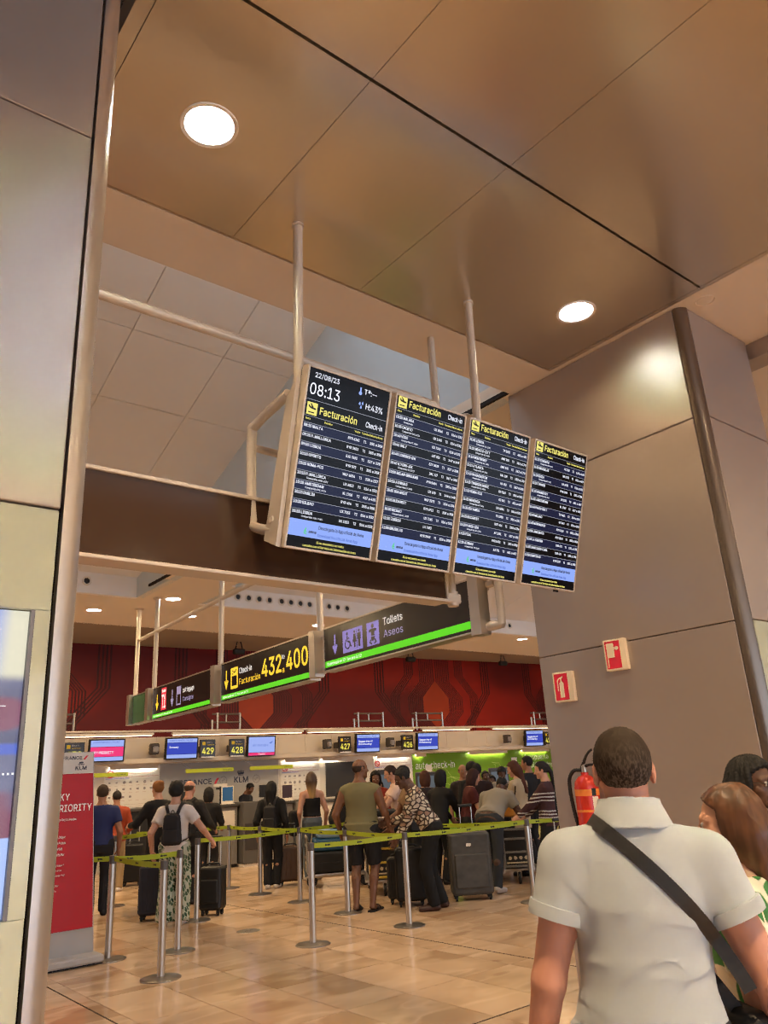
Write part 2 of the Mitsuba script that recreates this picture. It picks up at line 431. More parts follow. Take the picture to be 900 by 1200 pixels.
# ---------------------------------------------------------------- lamps
ring = lathe([[0.115, 0.0], [0.132, -0.005], [0.134, 0.0], [0.132, 0.004], [0.118, 0.008], [0.112, 0.06], [0.115, 0.0]], 40)
RING = mat('lamp_ring', [0.85, 0.80, 0.72], 0.4)
def downlight(x, y, z, rad, label, group, weight=1.0, depth=0.045):
    k = thing('downlight', label, 'ceiling light', group)
    part(k, 'ring', moved(ring, x, y, z), RING, smooth=40)
    deep = y > 0 and x < 4.2 and y < 3
    if deep: part(k, 'reflector', moved(lathe([[0.116, -0.002], [0.116, 0.09], [0.1145, 0.09], [0.1145, -0.002], [0.116, -0.002]], 40), x, y, z), RING, smooth=40)
    can = y < 0.04
    if can: part(k, 'housing', moved(lathe([[0.118, 0.0], [0.150, 0.0], [0.150, 0.12], [0.118, 0.12], [0.118, 0.0]], 40), x, y, z), RING, smooth=40)
    put(k, 'diffuser', {'type': 'disk', 'to_world': T().translate([x, y, z + ((0.095 if y > 2 else 0.055) if deep else 0.03 if can else -0.003)]).rotate([1, 0, 0], 180).scale(0.116), 'bsdf': {'type': 'ref', 'id': BLACK}, 'emitter': glow(rad, weight, 1.0)})
downlight(1.25, 2.61, H, LAMP, 'bright round downlight in the metal soffit above the left pillar edge', None)
downlight(3.97, 2.617, H, LAMP, 'bright round downlight in the metal soffit close to the right pillar', None)
for x, y in ((1.25, 0.05), (3.97, 0.05), (7.2, -0.9), (10.2, -0.9), (1.25, -3.6), (3.97, -3.6), (7.2, -3.6), (1.25, -6.4), (4.2, -6.4)):
    downlight(x, y, (H if x < 5 else H - 0.02) - (0.12 if y < 0.04 else 0), [c * (6.0 if y > 0 and x < 2 else 1.0) for c in LAMP], 'round ceiling downlight of the concourse outside the picture', 'concourse downlights')
hl = 'warm downlight in the hall ceiling'
for x, y, t in ((4.297, 12.926, 'leftmost one, beside the left pillar'), (5.125, 11.636, 'the nearest one, left of the sign pole'), (5.938, 12.761, 'between the poles'), (14.154, 12.183, 'just above the red wall by the right pillar')):
    downlight(x, y, H, LAMP_HALL, hl + ', ' + t, None)
for x, y in ((8.6, 12.6), (10.6, 13.2), (12.0, 12.2), (16.0, 12.8), (2.4, 12.8), (0.6, 12.4), (4.95, 9.2), (4.95, 6.4), (4.95, 4.4)):
    downlight(x, y, H, LAMP_HALL, 'round warm ceiling downlight of the check-in hall hidden behind the hanging signs', 'hidden hall downlights')

# ---------------------------------------------------------------- departure boards
SCREEN = mat('screen_black', [0.004, 0.005, 0.009], 0.15, spec=0.12)
NAVY_E, WHITE_E, YEL_E = [0.010, 0.013, 0.044], [1.05, 1.08, 1.2], [0.95, 0.85, 0.20]
BTOP, BBOT, BZ0, BZ1 = 2.85, 3.115, 3.487, 2.592
bd = np.array([0, BBOT - BTOP, BZ1 - BZ0]); BL = np.linalg.norm(bd)
def rows(txt):
    out = []
    for line in txt.strip().split('\n'):
        p = [q.strip() for q in line.split('|')]
        out.append(p + [''] * (6 - len(p)))
    return out
TABLES = [rows('''
08:15|MALTA|RYR 6362|T1|355 a 358
09:20|P. MALLORCA|RYR 2653|T1|355 a 358
09:55|LISBOA|EJU 7602|T1|327 a 328
10:10|OPORTO|RYR 872|T1|355 a 358
10:15|ROMA-FCO|W67 6054|T1|235 a 237
10:15|P. MALLORCA|UX 6013|T2|516 a 532|Compartido AMX 6032
10:20|AMSTERDAM|KL 1700|T2|427 a 435|Compartido DAL 9724
10:25|DUBLIN|RYR 494|T1|355 a 358
10:30|BILBAO|UX 7153|T2|516 a 532
10:30|LISBOA|UX 1153|T2|516 a 532|Compartido ASL 7465'''), rows('''
10:35|MALAGA|UX 5040|T2|516 a 532|Compartido
10:35|OPORTO|UX 1145|T2|516 a 532|Compartido DAL 6734
10:40|VIGO|UX 7242|T2|516 a 532|Compartido ET 4280
10:40|ORLY|JAF 352|T1|347 a 349
10:40|LONDRES-GW|EZY 8628|T1|327 a 328
10:45|N.YORK-JFK|DAL 127|T1|347 a 350|Compartido VS 3937
10:50|MILAN-BERGAMO|RYR 5484|T1|355 a 358
10:50|ATHENAS|UX 420|T1|146 a 148|Compartido LX 3880
10:55|BUCAREST|W67 3272|T1|234 a 236
10:55|BUDAPEST|RYR 6713|T1|355 a 358
10:55|BILBAO|UX 7165|T2|516 a 532|Compartido KL 3239
11:00|ZURICH|LX 7253|
11:05|BRUSELAS|RYR 2940|T1|355 a 358'''), rows('''
11:05|LISBOA|TP 1015|T2|451 a 457|Compartido UX 2370
11:15|MEXICO-CITY|AMX 002|T1|162 a 170|Compartido UX 2478
11:15|MONTERREY|AMX 032|T1|162 a 170|Compartido UX 2484
11:15|ATLANTA|DAL 109|T1|123 a 130|Compartido AF 3582
11:15|WASHINGTON|UA 051|T1|162 a 165|Compartido AC 4802
11:15|TENERIFE NORTE|UX 9118|T2|516 a 532|Compartido DL 6836
11:20|ROMA-FCO|AZ 061|T2|451 a 457
11:20|MENORCA|UX 6004|T2|516 a 532|Compartido AF 3456
11:20|ESTAMBUL|TK 1858|T1|201 a 212
11:25|BUCAREST|ROT 416|T1|230 a 234
11:25|PARIS-CDG|AF 1301|T2|427 a 435|Compartido DL 6704
11:25|PISA|RYR 5472|T1|355 a 358
11:25|ATENAS|A3 701|T2|451 a 457|Compartido TP 7540'''), rows('''
11:25|TORONTO|AC 825|T1|162 a 165|Compartido UA 8520
11:30|BRUSELAS|SN 3732|T2|451 a 457
11:30|IBIZA|UX 6023|T2|516 a 532|Compartido AF 7622
11:35|TANGER|RYR 5979|T1|355 a 358
11:35|FRANKFURT|LH 1123|T2|451 a 457|Compartido UX 7642
11:35|AMSTERDAM|KL 1702|T2|427 a 435
11:40|PARIS-ORLY|TO 4621|T1|234 a 236
11:45|MILANO|UX 043|T1|251 a 252
11:45|MARRAKECH|RYR 1216|T1|355 a 358
11:50|LANZAROTE|RYR 2014|T1|355 a 358
11:55|LA HABANA|CUB 471|T1|123 a 130
11:55|SANTIAGO-CUBA|CUB 471|T1|123 a 130
11:55|SANTIAGO|RYR 5317|T1|355 a 358''')]
ordn = ['the leftmost board with date and clock', 'next to the board with the clock', 'third from the left', 'rightmost board before the right pillar']
for b, x0 in enumerate((1.934, 2.505, 3.073, 3.655)):
    w = 0.54
    up = -bd / BL
    F0 = frame([x0, BTOP, BZ0], [1, 0, 0], up)
    A = F0.copy(); A[:3, 3] = F0[:3, 3] - up * BL      # origin at the lower left corner
    k = thing('departure_board', 'portrait screen of check-in flight times, ' + ordn[b], 'display screen')
    part(k, 'casing', plate(A, 0.004, w - 0.004, 0.004, BL - 0.004, -0.075, -0.012, 0.006), BLACK)
    fr = [plate(A, 0, 0.012, 0, BL, -0.06, 0.003, 0.002), plate(A, w - 0.012, w, 0, BL, -0.06, 0.003, 0.002), plate(A, 0.012, w - 0.012, 0, 0.012, -0.06, 0.003, 0.002), plate(A, 0.012, w - 0.012, BL - 0.012, BL, -0.06, 0.003, 0.002)]
    part(k, 'frame', join(*fr), ALUC, label='thin aluminium frame')
    part(k, 'display', plate(A, 0.012, w - 0.012, 0.012, BL - 0.012, -0.012, -0.002), SCREEN)
    i0, i1 = 0.024, w - 0.022
    W, Yl, D, Bn, Lns = [], [], [], [], []
    hy = lambda f: BL * (1 - f)
    ft = 0.0
    if b == 0:
        W += [text('22/08/23', A, i0 + 0.022, hy(0.062), 0.026, w=0.150), text('08:13', A, i0 + 0.002, hy(0.158), 0.058, w=0.185)]
        W += [text('T\u00aa:--', A, i0 + 0.335, hy(0.072), 0.028, w=0.085), text('H:43%', A, i0 + 0.355, hy(0.155), 0.032, w=0.115)]
        ic = [shape2(A, circle(i0 + 0.312, hy(0.072), 0.010), -0.001, 0.0), plate(A, i0 + 0.3075, i0 + 0.3165, hy(0.072), hy(0.038), -0.001, 0.0)]
        ic += [shape2(A, np.array([[0, 0.012], [0.006, 0], [0.004, -0.006], [-0.004, -0.006], [-0.006, 0]]) + [i0 + 0.328 + dx, hy(0.138) + dy], -0.001, 0.0) for dx, dy in ((-0.012, 0.006), (0.006, 0.010), (-0.002, -0.012))]
        part(k, 'weather_icon', join(*ic), SCREEN, emitter=glow([0.35, 0.5, 1.1]))
        Lns.append(plate(A, i0 - 0.01, i1 + 0.01, hy(0.187) - 0.001, hy(0.187) + 0.001, -0.002, -0.001))
        ft = 0.192
    # heading: take-off pictogram, Facturacion, Check-in
    y0 = hy(ft + 0.085)
    part(k, 'pictogram', plate(A, i0, i0 + 0.062, y0 + 0.006, y0 + 0.070, -0.002, -0.001), SCREEN, emitter=glow(YEL_E), label='yellow take-off pictogram')
    pl = [(0.008, 0.046), (0.013, 0.047), (0.019, 0.040), (0.028, 0.0385), (0.018, 0.056), (0.024, 0.056), (0.039, 0.037), (0.052, 0.035), (0.055, 0.030), (0.050, 0.027), (0.020, 0.031), (0.012, 0.036)]
    part(k, 'aeroplane', join(shape2(A, np.array(pl) + [i0, y0 + 0.008], -0.001, 0.0002), plate(A, i0 + 0.010, i0 + 0.045, y0 + 0.016, y0 + 0.021, -0.001, 0.0002)), BLACK)
    Yl.append(text('Facturaci\u00f3n', A, i0 + 0.078, y0 + 0.020, 0.036, w=0.235, bold=True, dz=-0.001))
    W.append(text('Check-in', A, i1 - 0.010, y0 + 0.022, 0.029, 'r', w=0.112, dz=-0.001))
    Lns.append(plate(A, i0 - 0.01, i1 + 0.01, y0 - 0.002, y0 - 0.0005, -0.002, -0.001))
    for s, x, al in (('Hora', i0, 'l'), ('Destino', i0 + 0.115, 'l'), ('Vuelo', i0 + 0.325, 'c'), ('Terminal Mostradores', i1, 'r')):
        Yl.append(text(s, A, x, y0 - 0.020, 0.0105, al, sx=0.9, dz=-0.001))
    top, bot = ft + 0.123, 0.835
    tb = TABLES[b]
    ph = (bot - top) / len(tb)
    for r, row in enumerate(tb):
        f0 = top + ph * r
        if r % 2 == 0: D.append(plate(A, i0 - 0.01, i1 + 0.012, hy(f0 + ph), hy(f0), -0.002, -0.0012))
        Lns.append(plate(A, i0 - 0.01, i1 + 0.012, hy(f0) - 0.0012, hy(f0) + 0.0008, -0.0012, -0.0006))
        yb = hy(f0) - 0.0215
        W.append(text(row[0] + ' ' + row[1], A, i0 - 0.005, yb, 0.0145, sx=0.86, bold=True, dz=-0.001, thick=0.0006))
        yr = yb - 0.009 if len(row[5]) > 0 else yb - 0.007
        if row[2]: W.append(text(row[2], A, i0 + 0.345, yr, 0.0135, 'r', sx=0.84, bold=True, dz=-0.001, thick=0.0006))
        if row[3]: W.append(text(row[3], A, i0 + 0.372, yr, 0.0135, sx=0.84, bold=True, dz=-0.001, thick=0.0006))
        if row[4]: W.append(text(row[4], A, i1 + 0.006, yr, 0.0135, 'r', sx=0.95, w=0.086, bold=True, dz=-0.001, thick=0.0006))
        if row[5]: W.append(text(row[5], A, i0 + 0.052, yb - 0.0175, 0.0095, sx=0.9, dz=-0.001, thick=0.0006))
    part(k, 'navy_rows', join(*D), SCREEN, emitter=glow(NAVY_E, 0.01), kind='stuff')
    part(k, 'row_lines', join(*Lns), SCREEN, emitter=glow([0.45, 0.47, 0.55], 0.005), kind='stuff')
    part(k, 'white_lettering', join(*W), SCREEN, emitter=glow(WHITE_E, 0.01), label='white flight rows', kind='stuff')
    part(k, 'banner', plate(A, i0 - 0.01, i1 + 0.012, hy(0.928), hy(0.838), -0.002, -0.001), SCREEN, emitter=glow([0.30, 0.44, 1.0], 0.05), label='light blue banner')
    B1 = [text('Desc\u00e1rgate la App oficial de Aena', A, i0 + 0.165, hy(0.876), 0.017, w=0.285, dz=-0.001), text('Download the official Aena App', A, i0 + 0.165, hy(0.916), 0.015, w=0.25, dz=-0.001)]
    part(k, 'banner_lettering', B1[1], SCREEN, emitter=glow([0.12, 0.2, 0.62], 0.004)); part(k, 'banner_lettering', join(B1[0], text('aena', A, i0 + 0.108, hy(0.902), 0.014, sx=1.0, bold=True, dz=-0.001)), BLACK)
    part(k, 'banner_logo', join(shape2(A, np.array([[0, 0], [0.008, 0.016], [0.014, 0.024], [0.012, 0.006], [0.022, 0.000]]) + [i0 + 0.078, hy(0.900)], -0.001, 0), shape2(A, np.array([[0, -0.002], [0.012, -0.004], [0.022, -0.012], [0.006, -0.010]]) + [i0 + 0.078, hy(0.900)], -0.001, 0)), SCREEN, emitter=glow([0.12, 0.7, 0.25], 0.004))
    Yl += [text('Si no encuentra su vuelo', A, (i0 + i1) / 2, hy(0.955), 0.0125, 'c', w=0.17, dz=-0.001), text('consulte con el Servicio de Informaci\u00f3n de Aena', A, (i0 + i1) / 2, hy(0.978), 0.0125, 'c', w=0.33, dz=-0.001)]
    part(k, 'yellow_lettering', join(*Yl), SCREEN, emitter=glow(YEL_E, 0.01), kind='stuff')
    if b == 3: part(k, 'sensor', plate(A, 0.37, 0.40, -0.014, 0.001, -0.04, -0.02), BLACK)

# hanging frame of the boards
k = thing('board_hanging_frame', 'cream metal frame and ceiling poles that carry the four departure boards', 'frame')
FL = lambda r: lathe([[0, 0], [r, 0], [r, -0.012], [r * 0.62, -0.02], [0, -0.02]], 24)
for x in (1.955, 3.272):
    p = part(k, 'ceiling_pole', tube([x, 2.953, H], [x, 2.99, 3.20], 0.0265, 20), ALUC, smooth=40)
    part(p, 'collar', moved(lathe([[0.027, 0], [0.034, 0], [0.034, -0.012], [0.027, -0.016]], 24), x, 2.953, H), ALUC, smooth=30)
# side plate of the leftmost board: long tapered casing
sp = np.array([[2.90, 3.44], [3.00, 3.36], [3.235, 2.66], [3.12, 2.60]])
import shapely
def sideplate(x0, x1, yz):
    m = trimesh.creation.extrude_polygon(shapely.Polygon(yz), x1 - x0, engine='earcut')
    A = np.array([[0, 0, 1, x0], [1, 0, 0, 0], [0, 1, 0, 0], [0, 0, 0, 1.0]])
    m.apply_transform(A); return m
part(k, 'side_plate', sideplate(1.905, 1.93, sp + [0.02, 0.0]), ALUC)
part(k, 'side_plate', sideplate(4.192, 4.216, sp + [0.02, 0.0]), ALUC)
for y, z in ((2.925, 3.30), (3.097, 2.72)):
    part(k, 'cross_bar', box(1.91, 4.21, y + 0.055, y + 0.095, z - 0.02, z + 0.02, 0.004), ALUC)
def bracket(x):
    p = smoothline([[x, 3.04, 3.40], [x, 3.36, 3.36], [x, 3.42, 3.30], [x, 3.42, 2.84], [x, 3.38, 2.77], [x, 3.20, 2.70]], 6)
    return part(k, 'bracket', polytube(p, 0.027, 16), ALUC, smooth=40)
for x in (1.93, 3.04, 3.62): bracket(x)
part(k, 'bracket', tube([1.95, 3.42, 3.24], [2.20, 3.42, 3.24], 0.022), ALUC, smooth=40)
part(k, 'switch', box(1.90, 1.908, 3.16, 3.20, 2.735, 2.765, 0.003), WHITE)

# ---------------------------------------------------------------- hanging signs
SIGNB = mat('sign_black', [0.030, 0.025, 0.022], 0.22)
SYEL = mat('sign_yellow', [0.85, 0.62, 0.03], 0.5)
SWHT = mat('sign_white', [0.85, 0.85, 0.85], 0.5)
SVIO = mat('sign_violet', [0.30, 0.27, 0.62], 0.5)
SGRY = mat('sign_lavender', [0.36, 0.34, 0.55], 0.5)
SGRN = mat('sign_green', [0.10, 0.55, 0.02], 0.5)
DGRN = mat('dark_green', [0.035, 0.10, 0.045], 0.5)
SRED = mat('sign_red', [0.70, 0.03, 0.06], 0.5)
def lit(k):      # the sign row is lit from inside
    return glow({SYEL: [0.75, 0.47, 0.03], SWHT: [0.62, 0.60, 0.58], SVIO: [0.15, 0.13, 0.36], SGRY: [0.17, 0.16, 0.30], SGRN: [0.07, 0.50, 0.01], SRED: [0.45, 0.02, 0.04]}[k], 0.004, 1.0)
# blank sign across the gate
k = thing('blank_hanging_sign', 'long blank dark brown hanging sign across the gate below the vaulted ceiling', 'sign')
BROWN = mat('brown_gloss', [0.040, 0.020, 0.012], 0.13, spec=0.7)
SY, sx0, sx1, sz0, sz1 = 3.40, 0.72, 3.30, 2.500, 2.945
part(k, 'panel', box(sx0 + 0.02, sx1 - 0.015, SY, SY + 0.11, sz0 + 0.02, sz1 - 0.02), BROWN)
part(k, 'frame', join(box(sx0, sx1, SY - 0.012, SY + 0.122, sz0, sz0 + 0.02, 0.003), box(sx0, sx1, SY - 0.012, SY + 0.122, sz1 - 0.02, sz1, 0.003), box(sx1 - 0.016, sx1, SY - 0.012, SY + 0.122, sz0 + 0.02, sz1 - 0.02, 0.003)), ALUC)
for x in (sx1 + 0.06, 0.80):
    p = part(k, 'ceiling_pole', tube([x, 3.42, H], [x, 3.42, sz0 - 0.01], 0.026, 20), ALUC, smooth=40)
    for z in (sz0 + 0.03, sz1 - 0.06):
        part(p, 'clamp', join(box(x - 0.075, x + 0.045, 3.385, 3.455, z - 0.03, z + 0.03, 0.008), tube([x, 3.42, z - 0.045], [x, 3.42, z + 0.045], 0.035, 18)), ALUC, smooth=40)
part(k, 'rail', tube([0.60, 3.42, 3.885], [sx1 + 0.06, 3.42, 3.885], 0.027, 20), ALUC, smooth=40)

# sign row along the hall
RD = np.array([0.0558, 0.99844, 0]); RO = np.array([4.412, 4.25, 0]) - RD * 4.25 * 0
def rowp(Y, z, off=0.0):
    return np.array([4.412 + (Y - 4.25) * 0.0558 + off, Y, z])
def rowframe(Y, z):      # panel frame at the far (left) end, reading towards the gate
    return frame(rowp(Y, z), -RD, [0, 0, 1])
def signbox(name, Y0, Y1, z0, z1, face, label, cat='sign'):
    k = thing(name, label, cat)
    A = rowframe(Y1, z0)
    L, hh = (Y1 - Y0) / RD[1], z1 - z0
    part(k, 'panel', plate(A, 0.012, L - 0.012, 0.014, hh - 0.014, -0.11, 0.0), face)
    part(k, 'frame', join(plate(A, 0, L, 0, 0.016, -0.118, 0.008, 0.002), plate(A, 0, L, hh - 0.016, hh, -0.118, 0.008, 0.002), plate(A, 0, 0.014, 0.016, hh - 0.016, -0.118, 0.008, 0.002), plate(A, L - 0.014, L, 0.016, hh - 0.016, -0.118, 0.008, 0.002)), ALU)
    return k, A, L, hh
def arrow(A, x, y, h):
    w = h * 0.42
    import shapely
    g = shapely.union_all([stroke([(x, y + h), (x, y + 0.02 * h)], h * 0.12), stroke([(x - w / 2, y + 0.42 * h), (x, y + 0.05 * h), (x + w / 2, y + 0.42 * h)], h * 0.13)])
    return shape2(A, g)
def man(A, x, y, h, skirt=False):
    parts = [shape2(A, circle(x, y + h * 0.92, h * 0.08, 12), 0.002, 0.0035)]
    if skirt: parts.append(shape2(A, [(x - h * .10, y + h * .80), (x + h * .10, y + h * .80), (x + h * .2, y + h * .32), (x + h * .07, y + h * .32), (x + h * .07, y), (x - h * .07, y), (x - h * .07, y + h * .32), (x - h * .2, y + h * .32)], 0.002, 0.0035))
    else: parts.append(shape2(A, [(x - h * .17, y + h * .80), (x + h * .17, y + h * .80), (x + h * .17, y + h * .42), (x + h * .10, y + h * .42), (x + h * .09, y), (x - h * .09, y), (x - h * .10, y + h * .42), (x - h * .17, y + h * .42)], 0.002, 0.0035))
    return parts
def greenbar(k, A, L, msg, ys, hs, x1):
    part(k, 'green_bar', plate(A, 0.02, L - 0.02, ys, ys + hs), SGRN, label='bright green bar', emitter=lit(SGRN))
    part(k, 'slogan', text(msg, A, 0.06, ys + hs * 0.25, hs * 0.5, w=x1), SWHT, emitter=lit(SWHT))

k, A, L, hh = signbox('toilets_sign', 4.25, 6.56, 2.535, 2.985, SIGNB, 'long dark hanging sign to the toilets with violet pictograms, nearest of the sign row')
part(k, 'lettering', text('Toilets', A, 1.06, 0.290, 0.066, w=0.30), SWHT, emitter=lit(SWHT)); part(k, 'lettering', text('Aseos', A, 1.06, 0.178, 0.066, w=0.30), SGRY, emitter=lit(SGRY))
part(k, 'arrow', arrow(A, 0.215, 0.165, 0.185), SVIO, emitter=lit(SVIO))
part(k, 'pictogram_plate', plate(A, 0.36, 0.71, 0.135, 0.355, 0, 0.0015, 0.0), SVIO, emitter=lit(SVIO)); part(k, 'pictogram_plate', plate(A, 0.785, 0.985, 0.135, 0.355), SVIO, emitter=lit(SVIO))
wc = [shape2(A, circle(0.445, 0.318, 0.016, 12), 0.002, 0.0035), shape2(A, stroke([(0.445, 0.298), (0.447, 0.240), (0.485, 0.236), (0.505, 0.190), (0.520, 0.192)], 0.014), 0.002, 0.0035), shape2(A, stroke([(0.447, 0.272), (0.480, 0.268)], 0.010), 0.002, 0.0035),
      shape2(A, stroke([(0.428, 0.262), (0.408, 0.235), (0.405, 0.205), (0.425, 0.178), (0.458, 0.170), (0.485, 0.188), (0.492, 0.215)], 0.012), 0.002, 0.0035)]
wc += man(A, 0.575, 0.165, 0.165, True) + [plate(A, 0.612, 0.618, 0.155, 0.335, 0.002, 0.0035)] + man(A, 0.655, 0.165, 0.165)
wc += [shape2(A, circle(0.885, 0.318, 0.022, 12), 0.002, 0.0035), shape2(A, [(0.825, 0.285), (0.860, 0.292), (0.910, 0.292), (0.945, 0.285), (0.945, 0.262), (0.915, 0.266), (0.910, 0.225), (0.860, 0.225), (0.855, 0.266), (0.825, 0.262)], 0.002, 0.0035),
       shape2(A, [(0.850, 0.215), (0.920, 0.215), (0.905, 0.182), (0.885, 0.172), (0.865, 0.182)], 0.002, 0.0035), shape2(A, stroke([(0.855, 0.19), (0.835, 0.165), (0.865, 0.150)], 0.016), 0.002, 0.0035), shape2(A, stroke([(0.915, 0.19), (0.935, 0.165), (0.905, 0.150)], 0.016), 0.002, 0.0035)]
part(k, 'pictogram', join(*wc), SIGNB)
greenbar(k, A, L, 'Usted est\u00e1 en T2  You are in T2', 0.042, 0.062, 0.62)

k, A, L, hh = signbox('check_in_sign', 6.83, 9.08, 2.490, 2.985, SIGNB, 'long dark hanging sign reading 432 to 400 in yellow, middle of the sign row')
part(k, 'arrow', arrow(A, 0.16, 0.165, 0.225), SYEL, emitter=lit(SYEL))
import shapely
case_ = shapely.Polygon([(0.30, 0.15), (0.48, 0.15), (0.48, 0.385), (0.30, 0.385)]).buffer(0.012).difference(shapely.box(0.318, 0.175, 0.462, 0.295))
part(k, 'pictogram', shape2(A, case_), SYEL, emitter=lit(SYEL))
part(k, 'pictogram_mark', join(shape2(A, stroke([(0.34, 0.36), (0.40, 0.335), (0.45, 0.365)], 0.012), 0.002, 0.0035), plate(A, 0.335, 0.36, 0.315, 0.33, 0.002, 0.0035)), SIGNB)
part(k, 'lettering', text('Check-in', A, 0.535, 0.300, 0.070, w=0.34), SWHT, emitter=lit(SWHT)); part(k, 'lettering', text('Facturaci\u00f3n', A, 0.535, 0.170, 0.070, w=0.56), SYEL, emitter=lit(SYEL))
part(k, 'number', text('432', A, 1.13, 0.180, 0.195, w=0.48, bold=True), SYEL, label='yellow 432', emitter=lit(SYEL)); part(k, 'number', text('400', A, 1.72, 0.180, 0.195, w=0.48, bold=True), SYEL, label='yellow 400', emitter=lit(SYEL))
part(k, 'lettering', text('to', A, 1.655, 0.315, 0.055, 'c', w=0.065), SWHT, emitter=lit(SWHT)); part(k, 'lettering', text('a', A, 1.655, 0.165, 0.065, 'c', w=0.05), SYEL, emitter=lit(SYEL))
greenbar(k, A, L, 'Usted est\u00e1 en T2  You are in T2', 0.036, 0.056, 0.72)

k, A, L, hh = signbox('luggage_sign', 9.34, 11.56, 2.488, 2.975, SIGNB, 'dark hanging sign with a red T1 plate and luggage pictogram, third of the sign row')
part(k, 'arrow', arrow(A, 0.19, 0.15, 0.22), SYEL, emitter=lit(SYEL)); part(k, 'arrow', arrow(A, 0.80, 0.15, 0.22), SGRY, emitter=lit(SGRY))
part(k, 'terminal_plate', plate(A, 0.36, 0.56, 0.12, 0.44), SRED, label='red T1 plate', emitter=lit(SRED))
part(k, 'number', join(text('T1', A, 0.46, 0.15, 0.19, 'c', w=0.15, bold=True, dz=0.002), text('Terminal', A, 0.46, 0.375, 0.045, 'c', w=0.16, bold=True, dz=0.002)), SWHT, emitter=lit(SWHT))
part(k, 'pictogram', join(shape2(A, shapely.box(0.97, 0.13, 1.13, 0.39).difference(shapely.box(0.99, 0.15, 1.11, 0.28))), plate(A, 1.03, 1.07, 0.30, 0.34, 0.002, 0.0035)), SGRY, emitter=lit(SGRY))
part(k, 'lettering', text('Left luggage', A, 1.20, 0.285, 0.062, w=0.40), SWHT, emitter=lit(SWHT)); part(k, 'lettering', text('Consigna', A, 1.20, 0.165, 0.062, w=0.38), SGRY, emitter=lit(SGRY))
greenbar(k, A, L, 'Usted est\u00e1 en T2  You are in T2', 0.034, 0.054, 0.75)

k, A, L, hh = signbox('green_end_sign', 11.78, 12.50, 2.505, 2.968, DGRN, 'short plain dark green sign at the far end of the sign row')

k = thing('sign_row_hanger', 'row of cream ceiling poles, clamps and rail that carry the check-in signs', 'frame')
for Y in (12.53, 11.66, 9.21, 6.70, 4.19):
    a, b_ = rowp(Y, H, 0.05), rowp(Y, 2.52, 0.05)
    p = part(k, 'ceiling_pole', tube(a, b_, 0.036 if Y > 5 else 0.03, 18), ALUC, smooth=40)
    part(p, 'flange', moved(FL(0.075 if Y > 5 else 0.06), *a), ALUC, smooth=30)
    for z in (2.58, 2.90):
        c = rowp(Y, z, 0.05)
        part(p, 'clamp', join(tube(c - [0, 0, 0.035], c + [0, 0, 0.035], 0.05, 18), box(c[0] - 0.03, c[0] + 0.03, c[1] - 0.13, c[1] + 0.13, z - 0.022, z + 0.022, 0.006)), ALUC, smooth=40)
    part(p, 'end_plate', moved(box(-0.07, 0.045, -0.055, 0.055, 2.50, 2.98, 0.003), rowp(Y, 0)[0], Y), ALU)
part(k, 'rail', tube(rowp(12.53, 3.865, 0.05), rowp(4.19, 3.885, 0.05), 0.030, 16), ALUC, smooth=40)
# end bracket of the nearest sign: bent tube
c = rowp(4.13, 2.72)
part(k, 'end_bracket', polytube(smoothline([c + [0.02, 0.03, 0.24], c + [0.03, -0.11, 0.24], c + [0.03, -0.13, 0.20], c + [0.03, -0.13, -0.12], c + [0.03, -0.11, -0.16], c + [0.02, 0.03, -0.16]], 5), 0.032, 16), ALUC, smooth=40)

# ---------------------------------------------------------------- right pillar: safety signs and extinguisher
def flag_sign(y0, z0, label, pict):
    k = thing('fire_safety_sign', label, 'sign')
    # a projecting wedge: one face turned towards the concourse, cream edge
    A = frame([4.44, y0, z0], [0.17, -0.98, 0], [0, 0, 1])
    part(k, 'body', plate(A, 0, 0.155, 0, 0.205, -0.05, 0.0, 0.003), mat('sign_cream', [0.80, 0.66, 0.48], 0.5))
    part(k, 'red_face', plate(A, 0.012, 0.115, 0.012, 0.193, 0, 0.0015), SRED)
    part(k, 'pictogram', pict(A), mat('sign_cream', [0.80, 0.66, 0.48], 0.5))
    part(k, 'edge', plate(A, 0.122, 0.1555, 0.001, 0.204, -0.04, 0.0022, 0.001), mat('sign_cream_edge', [0.85, 0.70, 0.50], 0.5))
def pict_ext(A):
    g = shapely.Polygon([(0.050, 0.03), (0.082, 0.03), (0.082, 0.125), (0.072, 0.14), (0.060, 0.14), (0.050, 0.125)])
    return join(shape2(A, g, 0.0016, 0.003), shape2(A, stroke([(0.066, 0.14), (0.066, 0.165), (0.048, 0.16), (0.038, 0.145), (0.036, 0.075)], 0.007), 0.0016, 0.003), shape2(A, stroke([(0.058, 0.158), (0.082, 0.172)], 0.009), 0.0016, 0.003))
def pict_hose(A):
    import shapely
    return join(plate(A, 0.022, 0.074, 0.085, 0.180, 0.0016, 0.003), plate(A, 0.022, 0.028, 0.02, 0.09, 0.0016, 0.003), plate(A, 0.074, 0.088, 0.138, 0.150, 0.0016, 0.003), shape2(A, circle(0.094, 0.144, 0.013), 0.0016, 0.003))
flag_sign(3.585, 1.925, 'red and cream fire extinguisher sign on the right pillar, the lower one', pict_ext)
flag_sign(3.125, 2.080, 'red and cream fire hose sign on the right pillar, the upper one', pict_hose)

